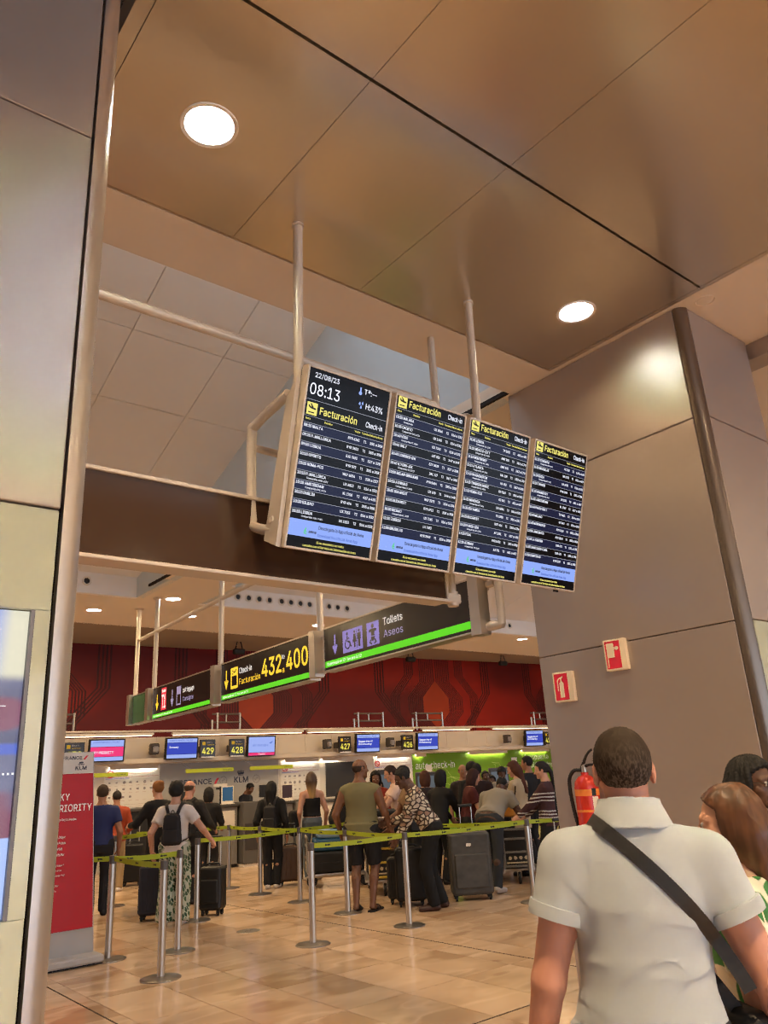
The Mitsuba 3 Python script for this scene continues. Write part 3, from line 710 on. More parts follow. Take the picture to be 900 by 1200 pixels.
k = thing('fire_extinguisher', 'red fire extinguisher with black hose hanging on the right pillar', 'fire extinguisher')
EX, EYy, EZ = 4.41, 3.392, 0.975
RED = mat('extinguisher_red', [0.58, 0.025, 0.012], 0.22, clearcoat=0.6)
part(k, 'cylinder', moved(lathe([[0, 0], [0.06, 0], [0.076, 0.02], [0.078, 0.05], [0.078, 0.385], [0.070, 0.425], [0.045, 0.452], [0.024, 0.462], [0.024, 0.48], [0, 0.48]], 36), EX, EYy, EZ), RED, smooth=40)
part(k, 'base', moved(lathe([[0.0785, 0.015], [0.0795, 0.02], [0.0795, 0.085], [0.0785, 0.09]], 36), EX, EYy, EZ), mat('navy_band', [0.02, 0.025, 0.12], 0.4), smooth=40, label='dark blue foot band')
for z0, z1_ in ((0.335, 0.375), (0.235, 0.25), (0.105, 0.135)):
    part(k, 'label_band', moved(lathe([[0.0785, z0], [0.079, z0 + .002], [0.079, z1_ - .002], [0.0785, z1_]], 36), EX, EYy, EZ), mat('label_orange', [0.75, 0.22, 0.04], 0.5), smooth=40)
def cylpatch(a0, a1, z0, z1_, r):
    a = np.linspace(math.radians(a0), math.radians(a1), 10)
    v = [(EX + r * math.cos(t), EYy + r * math.sin(t), EZ + z) for z in (z0, z1_) for t in a]
    return trimesh.Trimesh(np.array(v), [q for i in range(9) for q in ([i, i + 1, i + 11], [i, i + 11, i + 10])], process=False)
part(k, 'white_label', cylpatch(240, 275, 0.22, 0.33, 0.0795), WHITE); part(k, 'black_label', cylpatch(240, 262, 0.335, 0.38, 0.0795), BLACK); part(k, 'white_label', cylpatch(240, 255, 0.12, 0.17, 0.0795), WHITE)
part(k, 'valve', moved(lathe([[0, 0.475], [0.017, 0.475], [0.019, 0.50], [0.013, 0.53], [0, 0.53]], 20), EX, EYy, EZ), STEEL, smooth=40)
part(k, 'lever', polytube(smoothline([[EX, EYy + 0.02, EZ + 0.505], [EX - 0.005, EYy - 0.01, EZ + 0.545], [EX - 0.01, EYy - 0.05, EZ + 0.595], [EX - 0.01, EYy - 0.09, EZ + 0.62]], 5), 0.012, 10, 0.007), BLACK, smooth=40)
part(k, 'lever', polytube(smoothline([[EX, EYy + 0.01, EZ + 0.51], [EX, EYy - 0.05, EZ + 0.525], [EX, EYy - 0.12, EZ + 0.52]], 5), 0.010, 10, 0.007), BLACK, smooth=40)
part(k, 'hose', polytube(smoothline([[EX, EYy + 0.015, EZ + 0.495], [EX, EYy + 0.09, EZ + 0.49], [EX, EYy + 0.135, EZ + 0.42], [EX, EYy + 0.125, EZ + 0.25], [EX, EYy + 0.09, EZ + 0.08], [EX, EYy + 0.085, EZ - 0.01]], 8), 0.0125, 10), BLACK, smooth=40)
part(k, 'wall_bracket', box(EX + 0.06, 4.502, EYy - 0.03, EYy + 0.03, EZ + 0.28, EZ + 0.34), BLACK)
k = thing('smoke_detector', 'flat round detector in the beige ceiling right of the soffit', 'smoke detector')
c = [4.60, 2.03, H]
part(k, 'ring', moved(lathe([[0.055, 0], [0.062, -0.004], [0.066, 0]], 30), *c), PLASTER, smooth=40); part(k, 'cover', moved(lathe([[0, -0.003], [0.05, -0.003], [0.054, 0], [0, 0]], 30), *c), PLASTER, smooth=40)

# ---------------------------------------------------------------- check-in hall: red wall, ledge, boards
def red_color(p, n, uv):
    u = p.x * float(HU[0]) + p.y * float(HU[1])
    z = p.z
    W = 5.4
    s = (u - 13.6) / W
    c = dr.floor(s + 0.5)
    x = dr.abs(s - c) * W                                  # distance from the centre of the figure
    v = dr.abs(z - 3.28)
    # stepped traces: straight, bent at 45 degrees, straight again
    k = dr.clip(0.62 - v, 0.0, 0.42)
    q1 = x - k                                             # inner bundle bulges out round the diamond
    q2 = x + dr.clip(v - 0.25, 0.0, 0.55) * 0.9 - 0.35     # middle bundle runs the other way
    q3 = x - dr.clip(z - 2.85, 0.0, 0.75) * 0.85           # outer traces climb to the sides
    def bundle(q, a0, a1, pitch):
        f = (q - a0) / pitch
        d = dr.abs(f - dr.floor(f) - 0.5)
        return smoothstep(0.27, 0.19, d) * dr.select((q > a0) & (q < a1), 1.0, 0.0)
    line = dr.maximum(bundle(q1, 0.02, 0.54, 0.065), bundle(q2, 0.86, 1.18, 0.065))
    line = dr.maximum(line, bundle(q3, 1.05, 1.40, 0.085))
    zone = noise(u * 0.55, z * 1.2, 5.0)
    base = mix([0.13, 0.005, 0.004], [0.30, 0.013, 0.005], smoothstep(0.3, 0.8, zone))
    base = mix(base, [0.36, 0.040, 0.010], dr.select((q1 < 0.02) & (v < 0.62), 1.0, 0.0))
    return mix(base, [0.05, 0.004, 0.004], line)
scene['material_red_mural'] = {'type': 'twosided', 'inner': {'type': 'principled', 'base_color': proc(red_color), 'roughness': 0.55, 'specular': 0.3}}
struct('wall_back', hallbox(-8, 20, 17.0, 17.1, 0, 4.62), 'material_red_mural', label='dark red wall with a mural of fine black traces')
struct('wall_check_in', hallbox(-8, 20, 16.96, 16.999, 0, 2.1), WHITE)
FASC = mat('fascia', [0.66, 0.56, 0.45], 0.6)
for i in range(-3, 19):
    u0 = 3.62 + i * 0.72
    part('wall_back', 'fascia_panel', hallbox(u0 + 0.004, u0 + 0.716, 16.80, 16.83, 2.14, 2.56), FASC)
struct('trim_3', join(hallbox(-8, 20, 16.45, 16.95, 2.03, 2.13, 0.01), hallbox(-8, 20, 16.83, 16.99, 2.13, 2.57)), FASC, label='pale ledge above the check-in desks')
GREYP = mat('grey_partition', [0.34, 0.32, 0.30], 0.5)

# lights under the ledge, above posters
def ledge_lamp(u0, u1, label, D=16.90):
    k = thing('ledge_lamp', label, 'lamp')
    part(k, 'housing', hallbox(u0, u1, D - 0.03, D + 0.03, 1.995, 2.028), FASC)
    part(k, 'lip', hallbox(u0, u1, 16.83, 16.845, 1.945, 2.032), FASC)
    part(k, 'tube', hallbox(u0 + 0.02, u1 - 0.02, D - 0.02, D + 0.02, 1.985, 1.995), SCREEN, emitter=glow([34, 30, 21], 0.3))
ledge_lamp(4.85, 5.85, 'strip light under the ledge over the leftmost notice board')
ledge_lamp(8.85, 9.75, 'strip light under the ledge over the notice board by the blonde woman')
ledge_lamp(9.85, 10.4, 'short strip light under the ledge left of the dark board')
ledge_lamp(11.45, 12.5, 'strip light under the ledge over the notice board beside the green wall')
ledge_lamp(12.68, 13.0, 'short strip light over the left end of the green wall')
ledge_lamp(14.5, 15.9, 'strip light under the ledge over the middle of the green wall')
ledge_lamp(16.5, 17.6, 'strip light under the ledge over the right end of the green wall')

# posters with prohibited goods
PINK = mat('pale_print', [0.62, 0.45, 0.40], 0.6)
ICON = mat('icon_grey', [0.28, 0.24, 0.24], 0.6)
random.seed(4)
def poster(u0, u1, z0, z1_, label):
    k = thing('notice_board', label, 'notice board')
    A = hallframe(u0, 16.94, z0); w, h = u1 - u0, z1_ - z0
    part(k, 'board', plate(A, 0, w, 0, h, -0.018, 0.0, 0.004), mat('poster_white', [0.80, 0.76, 0.70], 0.5))
    part(k, 'stripe', plate(A, 0.02, w - 0.02, h * 0.80, h * 0.815), PINK)
    c = circle(0.12, h * 0.87, 0.075, 24)
    ringp = shapely.Polygon(c).difference(shapely.Point(0.12, h * 0.87).buffer(0.055))
    part(k, 'prohibition_ring', shape2(A, shapely.union_all([ringp, stroke([(0.07, h * 0.87 + 0.05), (0.17, h * 0.87 - 0.05)], 0.016)])), SRED)
    part(k, 'rule', plate(A, 0.03, w * 0.45, h * 0.775, h * 0.79), SVIO)
    ic = []
    for r_, zz in enumerate((0.70, 0.57, 0.42)):
        for c_ in range(7 if r_ < 2 else 4):
            x = 0.12 + c_ * (w - 0.24) / 6.4 + random.uniform(-.01, .01)
            s = random.uniform(0.018, 0.034)
            ic.append(plate(A, x - s, x + s, h * zz - s * 0.7, h * zz + s * 0.7) if random.random() < 0.5 else shape2(A, circle(x, h * zz, s, 10)))
    part(k, 'icons', join(*ic), ICON)
    li = [plate(A, 0.10 + c_ * (w - 0.2) / 6.4 - 0.03, 0.10 + c_ * (w - 0.2) / 6.4 + 0.04, h * zz, h * zz + 0.008) for zz in (0.635, 0.50, 0.345) for c_ in range(7)] + [plate(A, 0.1, w * 0.9, h * zz, h * zz + 0.006) for zz in (0.27, 0.22, 0.12)] + [plate(A, 0.25, w * 0.9, h * 0.86, h * 0.88)]
    part(k, 'small_print', join(*li), PINK)
poster(4.77, 5.92, 0.98, 1.99, 'white notice board with rows of icons, leftmost one behind the orange shirt')
poster(8.78, 9.84, 0.90, 1.95, 'white notice board with rows of icons behind the blonde woman')
poster(11.39, 12.58, 0.95, 1.95, 'white notice board with rows of icons left of the green wall')
# airline wall
k = thing('airline_wall', 'light grey wall panel lettered AIRFRANCE and KLM behind the desks', 'wall panel')
A = hallframe(5.93, 16.95, 0.02)
part(k, 'panel', plate(A, 0, 2.80, 0, 2.0, -0.01, 0), mat('airline_grey', [0.42, 0.40, 0.38], 0.5))
NAVY = mat('navy_ink', [0.02, 0.025, 0.06], 0.5)
part(k, 'airline_name', text('AIRFRANCE', A, 0.22, 1.545, 0.105, w=0.95, bold=True), NAVY)
part(k, 'slash', shape2(A, [(1.22, 1.54), (1.27, 1.54), (1.34, 1.66), (1.29, 1.66)]), SRED)
part(k, 'airline_name', text('KLM', A, 1.70, 1.545, 0.115, w=0.34, bold=True), NAVY)
crown = [plate(A, 1.80, 1.92, 1.69, 1.705), shape2(A, [(1.80, 1.715), (1.92, 1.715), (1.945, 1.755), (1.775, 1.755)]), plate(A, 1.85, 1.87, 1.755, 1.80)] + [shape2(A, circle(x, 1.775, 0.014, 10)) for x in (1.785, 1.82, 1.86, 1.90, 1.935)]
part(k, 'crown', join(*crown), NAVY)
for x in (1.44, 2.24):
    part(k, 'alliance_mark', shape2(A, shapely.Point(x, 1.60).buffer(0.09).difference(shapely.Point(x, 1.60).buffer(0.075)).union(stroke([(x - .05, 1.59), (x + .05, 1.62)], .012)).union(stroke([(x - .03, 1.56), (x + .03, 1.65)], .012))), ICON)
# dark board
k = thing('dark_board', 'blank dark board on the white wall behind the man in the sleeveless shirt', 'board')
A = hallframe(10.0, 16.94, 1.12); part(k, 'board', plate(A, 0, 1.14, 0, 0.78, -0.015, 0, 0.004), mat('chalk_dark', [0.03, 0.027, 0.025], 0.4))
part(k, 'rail', plate(A, -0.02, 1.16, -0.03, 0.0, -0.015, 0.03), WHITE)
# green wall
k = thing('green_wall_panel', 'bright green wall panel lettered auto check-in with pale network lines', 'wall panel')
A = hallframe(12.62, 16.95, 0.02)
part(k, 'panel', plate(A, 0, 6.4, 0, 2.0, -0.01, 0), mat('green_wall', [0.14, 0.29, 0.012], 0.5))
random.seed(11)
pts = [(random.uniform(0.2, 6), random.uniform(0.9, 1.85)) for _ in range(22)]
ln = []
for i, p_ in enumerate(pts):
    for q_ in sorted(pts, key=lambda t: (t[0] - p_[0]) ** 2 + (t[1] - p_[1]) ** 2)[1:4]:
        m_ = ((p_[0] + q_[0]) / 2 + 0.1, (p_[1] + q_[1]) / 2 + 0.06)
        ln.append(shape2(A, stroke([p_, m_, q_], 0.012), 0.0005, 0.0012))
part(k, 'network_lines', join(*ln), mat('pale_green', [0.36, 0.50, 0.12], 0.6))
part(k, 'lettering', text('auto check-in', A, 0.10, 1.62, 0.17, w=1.32), SWHT)
part(k, 'lettering', join(text('Aeropuerto', A, 4.02, 1.72, 0.14, w=1.0), text('Adolfo Su\u00e1rez', A, 4.02, 1.50, 0.14, w=1.25)), SWHT)
for u, z in ((13.02, 1.42), (14.36, 1.40), (16.12, 1.58)):
    kk = thing('paper_notice', 'small white notice on the green wall, %s' % {13.02: 'under the lettering auto check-in', 14.36: 'left of the two dark-haired men', 16.12: 'left of the man in the dark suit'}[u], 'notice')
    scene[kk] = mikit.ply(plate(hallframe(u, 16.935, z), 0, 0.22, 0, 0.32 if u < 14 else 0.24), WHITE)

# light rail, tubes and brackets in front of the red wall
k = thing('light_rail', 'long cream rail running in front of the red wall above the screens', 'rail')
part(k, 'tube', tube(hall(2.5, 15.95, 2.635), hall(19, 15.95, 2.60), 0.024, 12), ALUC, smooth=40)
for i, (u0, u1) in enumerate(((3.0, 5.42), (5.8, 8.85), (8.95, 11.98), (12.24, 13.85), (14.6, 17.2))):
    kk = thing('fluorescent_fitting', 'long cream light fitting under the rail, number %s from the left' % ('one', 'two', 'three', 'four', 'five')[i], 'light fitting')
    part(kk, 'casing', hallbox(u0, u1, 15.90, 16.02, 2.555, 2.60, 0.008), ALUC)
    part(kk, 'tube', tube(hall(u0 + 0.03, 15.96, 2.548), hall(u1 - 0.03, 15.96, 2.548), 0.014, 8), SCREEN, emitter=glow([3.0, 2.1, 1.2], 0.15))
for i, (u0, u1) in enumerate(((3.25, 3.88), (6.71, 7.35), (10.3, 11.14), (12.04, 13.0), (16.2, 16.9))):
    kk = thing('screen_bracket', 'small dark metal frame standing above the light rail, number %s from the left' % ('one', 'two', 'three', 'four', 'five')[i], 'bracket')
    for u in (u0, u0 + 0.12, u1):
        part(kk, 'post', tube(hall(u, 16.05, 2.56), hall(u, 16.05, 3.0 if u != u0 else 2.85), 0.026, 8), STEEL)
    for z in (2.97, 2.80):
        part(kk, 'bar', tube(hall(u0, 16.05, z), hall(u1, 16.05, z), 0.022, 8), mat('bracket_dark', [0.12, 0.08, 0.07], 0.5))
    part(kk, 'post', tube(hall((u0 + u1) / 2, 16.05, 2.80), hall((u0 + u1) / 2, 16.05, 2.97), 0.02, 8), STEEL)

# screens and desk numbers
BLUE_E, PALE_E, PINK_E = [0.045, 0.07, 0.50], [0.36, 0.46, 0.92], [0.90, 0.045, 0.20]
def desk_screen(u0, u1, kind, label):
    k = thing('desk_screen', label, 'screen')
    A = hallframe(u0, 16.30, 2.10); w, h = u1 - u0, 0.395
    A[:3, :3] = A[:3, :3] @ trimesh.transformations.rotation_matrix(math.radians(6), [1, 0, 0])[:3, :3]
    part(k, 'casing', plate(A, -0.02, w + 0.02, -0.02, h + 0.02, -0.09, -0.003, 0.008), BLACK)
    P, B = [(0, .20), (.80, 1.0)], [(.20, .80)]
    if kind == 'pink': P, B = [(0, .2), (.68, 1.0)], [(.2, .68)]
    if kind == 'sky': P, B = [(.16, 1.0)], [(0, .16)]
    part(k, 'pale_band', join(*[plate(A, 0.008, w - 0.008, h * a + 0.003, h * b - 0.003, -0.003, -0.001) for a, b in P]), SCREEN, emitter=glow(PALE_E, 0.03))
    part(k, 'colour_band', join(*[plate(A, 0.008, w - 0.008, h * a + 0.003, h * b - 0.003, -0.003, -0.001) for a, b in B]), SCREEN, emitter=glow(PINK_E if kind in ('pink', 'sky') else BLUE_E, 0.03))
    if kind == 'sky':
        tx = [text('air europa', A, 0.10, h * .50, 0.05, w=0.38), shape2(A, [(0.50, h * .66), (0.60, h * .78), (0.55, h * .62)], -0.001, 0)]
        part(k, 'lettering', join(*tx), SCREEN, emitter=glow([0.12, 0.2, 0.6], 0.005))
        part(k, 'lettering', text('Closed', A, w / 2, h * .04, 0.035, 'c', w=0.16), SCREEN, emitter=glow([1, 1, 1], 0.005))
    else:
        part(k, 'lettering', join(*([text('Economy', A, 0.06, h * .52, 0.04, w=0.19, bold=True)] if kind == 'blue1' else [text('SKY PRIORITY', A, 0.04, h * .34, 0.05, w=0.42, bold=True)] if kind == 'pink' else [text('Baggage drop off', A, 0.05, h * .56, 0.042, w=0.40, bold=True), text('Economy', A, 0.05, h * .40, 0.042, w=0.38, bold=True)])), SCREEN, emitter=glow([1, 1, 1.1], 0.005))
        part(k, 'airline_line', text('AIRFRANCE / KLM', A, 0.05, h * .86, 0.035, w=0.5), SCREEN, emitter=glow([0.10, 0.15, 0.5], 0.004))
    part(k, 'mount', plate(A, w * 0.4, w * 0.6, 0.1, 0.25, -0.40, -0.09), mat('mount_dark', [0.06, 0.05, 0.05], 0.5))
def desk_number(u0, u1, n, label):
    k = thing('desk_number_sign', label, 'sign')
    A = hallframe(u0, 16.30, 2.10); w, h = u1 - u0, 0.365
    part(k, 'panel', plate(A, 0, w, 0, h, -0.06, 0, 0.006), SIGNB)
    part(k, 'number', text(n, A, w / 2, 0.07, 0.125, 'c', w=w * 0.78, bold=True), SCREEN, emitter=glow([1.0, 0.85, 0.10], 0.01))
    part(k, 'pictogram', plate(A, 0.045, 0.115, 0.25, 0.32), SYEL)
    part(k, 'lettering', text('Check-in', A, 0.14, 0.295, 0.028, w=0.13), SWHT); part(k, 'lettering', text('Facturaci\u00f3n', A, 0.14, 0.245, 0.028, w=0.17), SYEL)
    part(k, 'foot_light', plate(A, 0.02, w - 0.02, -0.004, 0.016, -0.03, 0.002), SWHT)
    part(k, 'mount', plate(A, w * 0.35, w * 0.65, 0.12, 0.25, -0.45, -0.06), scene and 'material_mount_dark')
desk_screen(4.28, 4.94, 'pink', 'desk screen with a pink band, leftmost one above the red totem')
desk_screen(5.82, 6.48, 'blue1', 'desk screen with a blue band left of number 429')
desk_screen(7.66, 8.31, 'sky', 'pale blue desk screen with a pink foot right of number 428')
desk_screen(10.50, 11.16, 'blue', 'blue banded desk screen above the tall man in the sleeveless shirt')
desk_screen(12.34, 12.99, 'blue', 'blue banded desk screen above the left end of the green wall')
desk_screen(16.16, 16.82, 'blue', 'desk screen with a blue band beside the right pillar')
desk_number(3.80, 4.18, '430', 'dark desk number sign half hidden behind the red totem')
desk_number(6.56, 6.90, '429', 'dark desk number sign right of the leftmost blue banded screen, reading 429'); desk_number(7.23, 7.58, '428', 'dark desk number sign left of the pale blue airline screen, reading 428')
desk_number(10.01, 10.35, '427', 'dark desk number sign above the dark board, reading 427'); desk_number(11.86, 12.21, '426', 'dark desk number sign above the notice board by the green wall, reading 426')
desk_number(16.90, 17.24, '424', 'dark desk number sign at the right pillar edge')
for i, u in enumerate((5.55, 9.72, 11.55, 15.55)):
    kk = thing('bracket_box', 'dark screen mount box on the ledge, %s' % ('left of the 429 screen', 'above the blank dark board', 'above the notice board by the green wall', 'left of the screen by the right pillar')[i], 'bracket')
    part(kk, 'box', hallbox(u, u + 0.16, 16.40, 16.6, 2.2, 2.42, 0.02), mat('mount_dark2', [0.07, 0.06, 0.055], 0.5)); part(kk, 'cap', hallbox(u + 0.02, u + 0.14, 16.35, 16.42, 2.24, 2.36, 0.02), GREYP)
LIME = mat('lime', [0.42, 0.47, 0.02], 0.5)
for i, (u0, u1) in enumerate(((4.2, 4.90), (6.06, 7.10), (7.47, 8.50))):
    kk = thing('lime_strip_sign', 'narrow lime green strip sign over the desks, %s' % ('left one beside the red totem', 'middle one above the letters AIRFRANCE', 'right one above the letters KLM')[i], 'sign')
    A = hallframe(u0, 15.8, 1.79)
    part(kk, 'strip', plate(A, 0, u1 - u0, 0, 0.075, -0.012, 0.0, 0.003), LIME); part(kk, 'lettering', text('Facturaci\u00f3n', A, u1 - u0 - 0.04, 0.025, 0.028, 'r', w=0.2), SIGNB)
    for x in (0.1, u1 - u0 - 0.1): part(kk, 'wire', tube((A @ [x, 0.075, -0.006, 1])[:3], (A @ [x, 0.26, -0.006, 1])[:3] + HV * 0.65, 0.004, 6), ALU)
for i, (u, d) in enumerate(((7.25, 15.9), (8.72, 15.9), (15.2, 15.9), (12.0, 15.9))):
    kk = thing('flood_lamp', 'small black flood lamp under the ceiling before the red wall, %s' % ('left one', 'second one', 'right one beside the pillar', 'one behind the toilets sign')[i], 'lamp')
    part(kk, 'head', hallbox(u - 0.13, u + 0.13, d - 0.06, d + 0.06, 4.24, 4.36, 0.02), BLACK); part(kk, 'yoke', join(tube(hall(u - 0.1, d, 4.3), hall(u - 0.04, d, 4.52), 0.012, 6), tube(hall(u + 0.1, d, 4.3), hall(u + 0.04, d, 4.52), 0.012, 6)), BLACK)

# desks
DTOP = mat('desk_top', [0.06, 0.055, 0.05], 0.35)
DGREY = mat('desk_grey', [0.20, 0.185, 0.17], 0.5)
def desk(u0, u1, d0, d1, h, body, label, panel=None):
    k = thing('check_in_desk', label, 'counter')
    part(k, 'body', hallbox(u0, u1, d0, d1, 0.06, h - 0.05, 0.008), body); part(k, 'plinth', hallbox(u0 + 0.03, u1 - 0.03, d0 + 0.04, d1, 0, 0.06), BLACK)
    part(k, 'top', hallbox(u0 - 0.03, u1 + 0.03, d0 - 0.05, d1 + 0.03, h - 0.05, h, 0.01), DTOP)
    if panel: part(k, 'notice', plate(hallframe(u0 + 0.06, d0 - 0.002, h - 0.42), 0, panel, 0, 0.30, 0, 0.006), WHITE, label='white notice on the front')
    return k
desk(4.72, 5.36, 15.1, 16.3, 1.20, BLACK, 'black check-in desk behind the man in the orange shirt')
desk(6.50, 6.92, 15.2, 16.3, 1.16, DGREY, 'grey check-in desk with a white notice below the blue poster', 0.30)
desk(7.38, 8.16, 15.2, 16.3, 1.14, DGREY, 'grey check-in desk right of the clerk', 0.22)
desk(9.0, 10.6, 15.9, 16.6, 1.08, WHITE, 'white check-in desk under the dark board')
k = thing('baggage_drop_unit', 'tall dark grey baggage unit beside the clerk', 'cabinet')
part(k, 'body', hallbox(6.96, 7.32, 15.0, 15.6, 0.05, 1.18, 0.015), mat('unit_grey', [0.10, 0.095, 0.09], 0.4)); part(k, 'foot', hallbox(6.97, 7.31, 15.02, 15.6, 0.0, 0.05), WHITE)
part(k, 'door', hallbox(6.99, 7.29, 14.99, 15.0, 0.30, 0.78, 0.003), mat('unit_dark', [0.05, 0.045, 0.045], 0.4))
k = thing('baggage_belt_frame', 'grey metal side frame of the baggage belt right of the girl in black', 'frame')
part(k, 'side', hallbox(8.23, 8.29, 15.0, 16.2, 0.05, 1.12, 0.01), GREYP); part(k, 'rail', tube(hall(8.26, 15.0, 1.14), hall(8.26, 16.2, 1.14), 0.02, 8), STEEL)
def monitor(u, d, z, w, h, label):
    k = thing('desk_monitor', label, 'monitor')
    A = hallframe(u, d, z)
    part(k, 'casing', plate(A, 0, w, 0.1, 0.1 + h, -0.04, 0, 0.006), BLACK); part(k, 'stand', join(plate(A, w / 2 - 0.03, w / 2 + 0.03, 0, 0.12, -0.05, -0.03), plate(A, w / 2 - 0.1, w / 2 + 0.1, 0, 0.012, -0.12, 0.04)), BLACK)
monitor(5.95, 15.9, 1.10, 0.3, 0.24, 'small monitor seen over the shoulder of the woman in the dark jacket')
monitor(7.55, 15.5, 1.14, 0.34, 0.24, 'small monitor on the desk left of the girl in black')
def standup(name, u, d, z, w, h, c, label):
    k = thing(name, label, 'sign')
    A = hallframe(u, d, z)
    part(k, 'holder', plate(A, 0, w, 0, h, -0.02, 0, 0.004), WHITE); part(k, 'print', plate(A, 0.02, w - 0.02, 0.06, h - 0.02, 0, 0.002), c)
    part(k, 'foot', plate(A, 0, w, 0, 0.012, -0.08, 0.06), WHITE)
standup('counter_poster', 6.62, 15.3, 1.16, 0.26, 0.34, mat('poster_blue', [0.03, 0.13, 0.35], 0.4), 'small blue poster in a white stand on the desk')
standup('counter_poster', 7.95, 15.3, 1.14, 0.27, 0.33, mat('poster_dark', [0.05, 0.03, 0.04], 0.4), 'small dark poster in a white stand left of the blonde woman')
for i, (u, z) in enumerate(((6.72, 1.50), (7.72, 1.36))):
    kk = thing('card_reader_stand', 'small white stand with a dark bracket on the %s' % ('desk behind the blue poster', 'desk beside the girl in black')[i], 'stand')
    part(kk, 'plate', hallbox(u - 0.13, u + 0.16, 15.62, 15.66, z, z + 0.05), WHITE); part(kk, 'bracket', join(hallbox(u + 0.02, u + 0.07, 15.64, 15.68, 1.14, z), hallbox(u - 0.05, u + 0.12, 15.6, 15.7, z - 0.06, z - 0.02)), BLACK)
# self-service kiosks
def kiosk(x, y, az, h, label):
    k = thing('check_in_kiosk', label, 'kiosk')
    tw_ = turn(x, y, 0, az)
    put(k, 'body', {**mikit.ply(join(box(-0.24, 0.24, -0.16, 0.14, 0.0, h * 0.66, 0.02), box(-0.2, 0.2, -0.14, 0.0, h * 0.66, h, 0.015)), 'material_unit_dark'), 'to_world': tw_})
    put(k, 'screen', {**mikit.ply(box(-0.17, 0.17, 0.0, 0.008, h * 0.72, h * 0.95), SCREEN, emitter=glow([0.10, 0.11, 0.12], 0.03)), 'to_world': tw_})
    put(k, 'tray', {**mikit.ply(box(-0.22, 0.22, 0.02, 0.2, h * 0.60, h * 0.64, 0.01), DGREY), 'to_world': tw_})
kiosk(9.05, 11.2, 236, 1.62, 'dark check-in kiosk behind the woman in orange')
kiosk(9.6, 11.6, 236, 1.22, 'low check-in kiosk with a lit screen beside the man in the pale shirt')
kiosk(10.9, 12.3, 236, 1.55, 'dark check-in kiosk before the green wall left of the bald man')
kiosk(12.4, 11.7, 236, 1.55, 'dark check-in kiosk before the green wall behind the phone users')

# ---------------------------------------------------------------- totem
k = thing('airline_totem', 'tall red and white totem lettered SKY PRIORITY partly behind the left pillar', 'sign')
def quad_prism(x0, x1, zz0, zz1, shear0, shear1, y0, y1, bsdf, nm, **kw):
    p = [(x0, zz0), (x1 + shear0, zz0), (x1 + shear1, zz1), (x0, zz1)]
    m = trimesh.creation.extrude_polygon(shapely.Polygon(p), y1 - y0, engine='earcut')
    m.apply_transform(np.array([[1, 0, 0, 0], [0, 0, -1, y1], [0, 1, 0, 0], [0, 0, 0, 1.0]]))
    return part(k, nm, m, bsdf, **kw)
tx0, tx1 = 2.32, 2.955
sh = lambda z: -(z - 0.1) * 0.0615
quad_prism(tx0, tx1, 0.08, 1.905, sh(0.08), sh(1.905), 8.262, 8.34, mat('totem_grey', [0.42, 0.40, 0.39], 0.45), 'body')
quad_prism(tx0 + 0.01, tx1 - 0.012, 0.30, 1.70, sh(0.30), sh(1.70), 8.25, 8.262, mat('totem_red', [0.46, 0.004, 0.010], 0.4), 'red_field', label='red field')
quad_prism(tx0 + 0.01, tx1 - 0.012, 1.70, 1.90, sh(1.70), sh(1.90), 8.25, 8.262, mat('totem_white', [0.62, 0.58, 0.54], 0.45), 'white_head', label='white head field')
part(k, 'base', box(tx0 - 0.05, tx1 + 0.035, 8.05, 8.50, 0.02, 0.085, 0.015), mat('totem_grey', [0.42, 0.40, 0.39], 0.45)); part(k, 'shadow_gap', box(tx0, tx1, 8.12, 8.44, 0, 0.02), BLACK)
A = frame([0, 8.25, 0], [1, 0, 0], [0, 0, 1])
ww = mat('totem_ink', [0.85, 0.80, 0.78], 0.5)
part(k, 'headline', join(text('SKY', A, 2.495, 1.455, 0.062, w=0.135, bold=True), text('PRIORITY', A, 2.495, 1.352, 0.062, w=0.355, bold=True)), ww)
part(k, 'airline_name', join(text('AIRFRANCE', A, 2.44, 1.835, 0.030, w=0.285, bold=True), text('KLM', A, 2.665, 1.735, 0.036, w=0.11, bold=True), plate(A, 2.69, 2.75, 1.782, 1.79), plate(A, 2.70, 2.74, 1.795, 1.81)), NAVY)
part(k, 'slash', shape2(A, [(2.735, 1.833), (2.755, 1.833), (2.785, 1.87), (2.765, 1.87)]), SRED)
tl = ['Upper Class First / La Premi\u00e8re', 'Business', 'Ultimate', 'Club 2000, Skipper', 'Flying Blue Platinum', 'Flying Blue Gold', 'SkyTeam Elite Plus']
part(k, 'small_lettering', join(*[text(t, A, 2.47, 1.268 - i * 0.052, 0.022, sx=0.50, bold=True) for i, t in enumerate(tl)] + [text(t, A, 2.47, 0.866 - i * 0.044, 0.016, sx=0.62) for i, t in enumerate(['Ou elles applicables ?', 'Et \u00e9galement inclus', 'Premium Economy - Flex', 'Members', 'Flying Blue Silver', 'SkyTeam Elite'])]), ww)

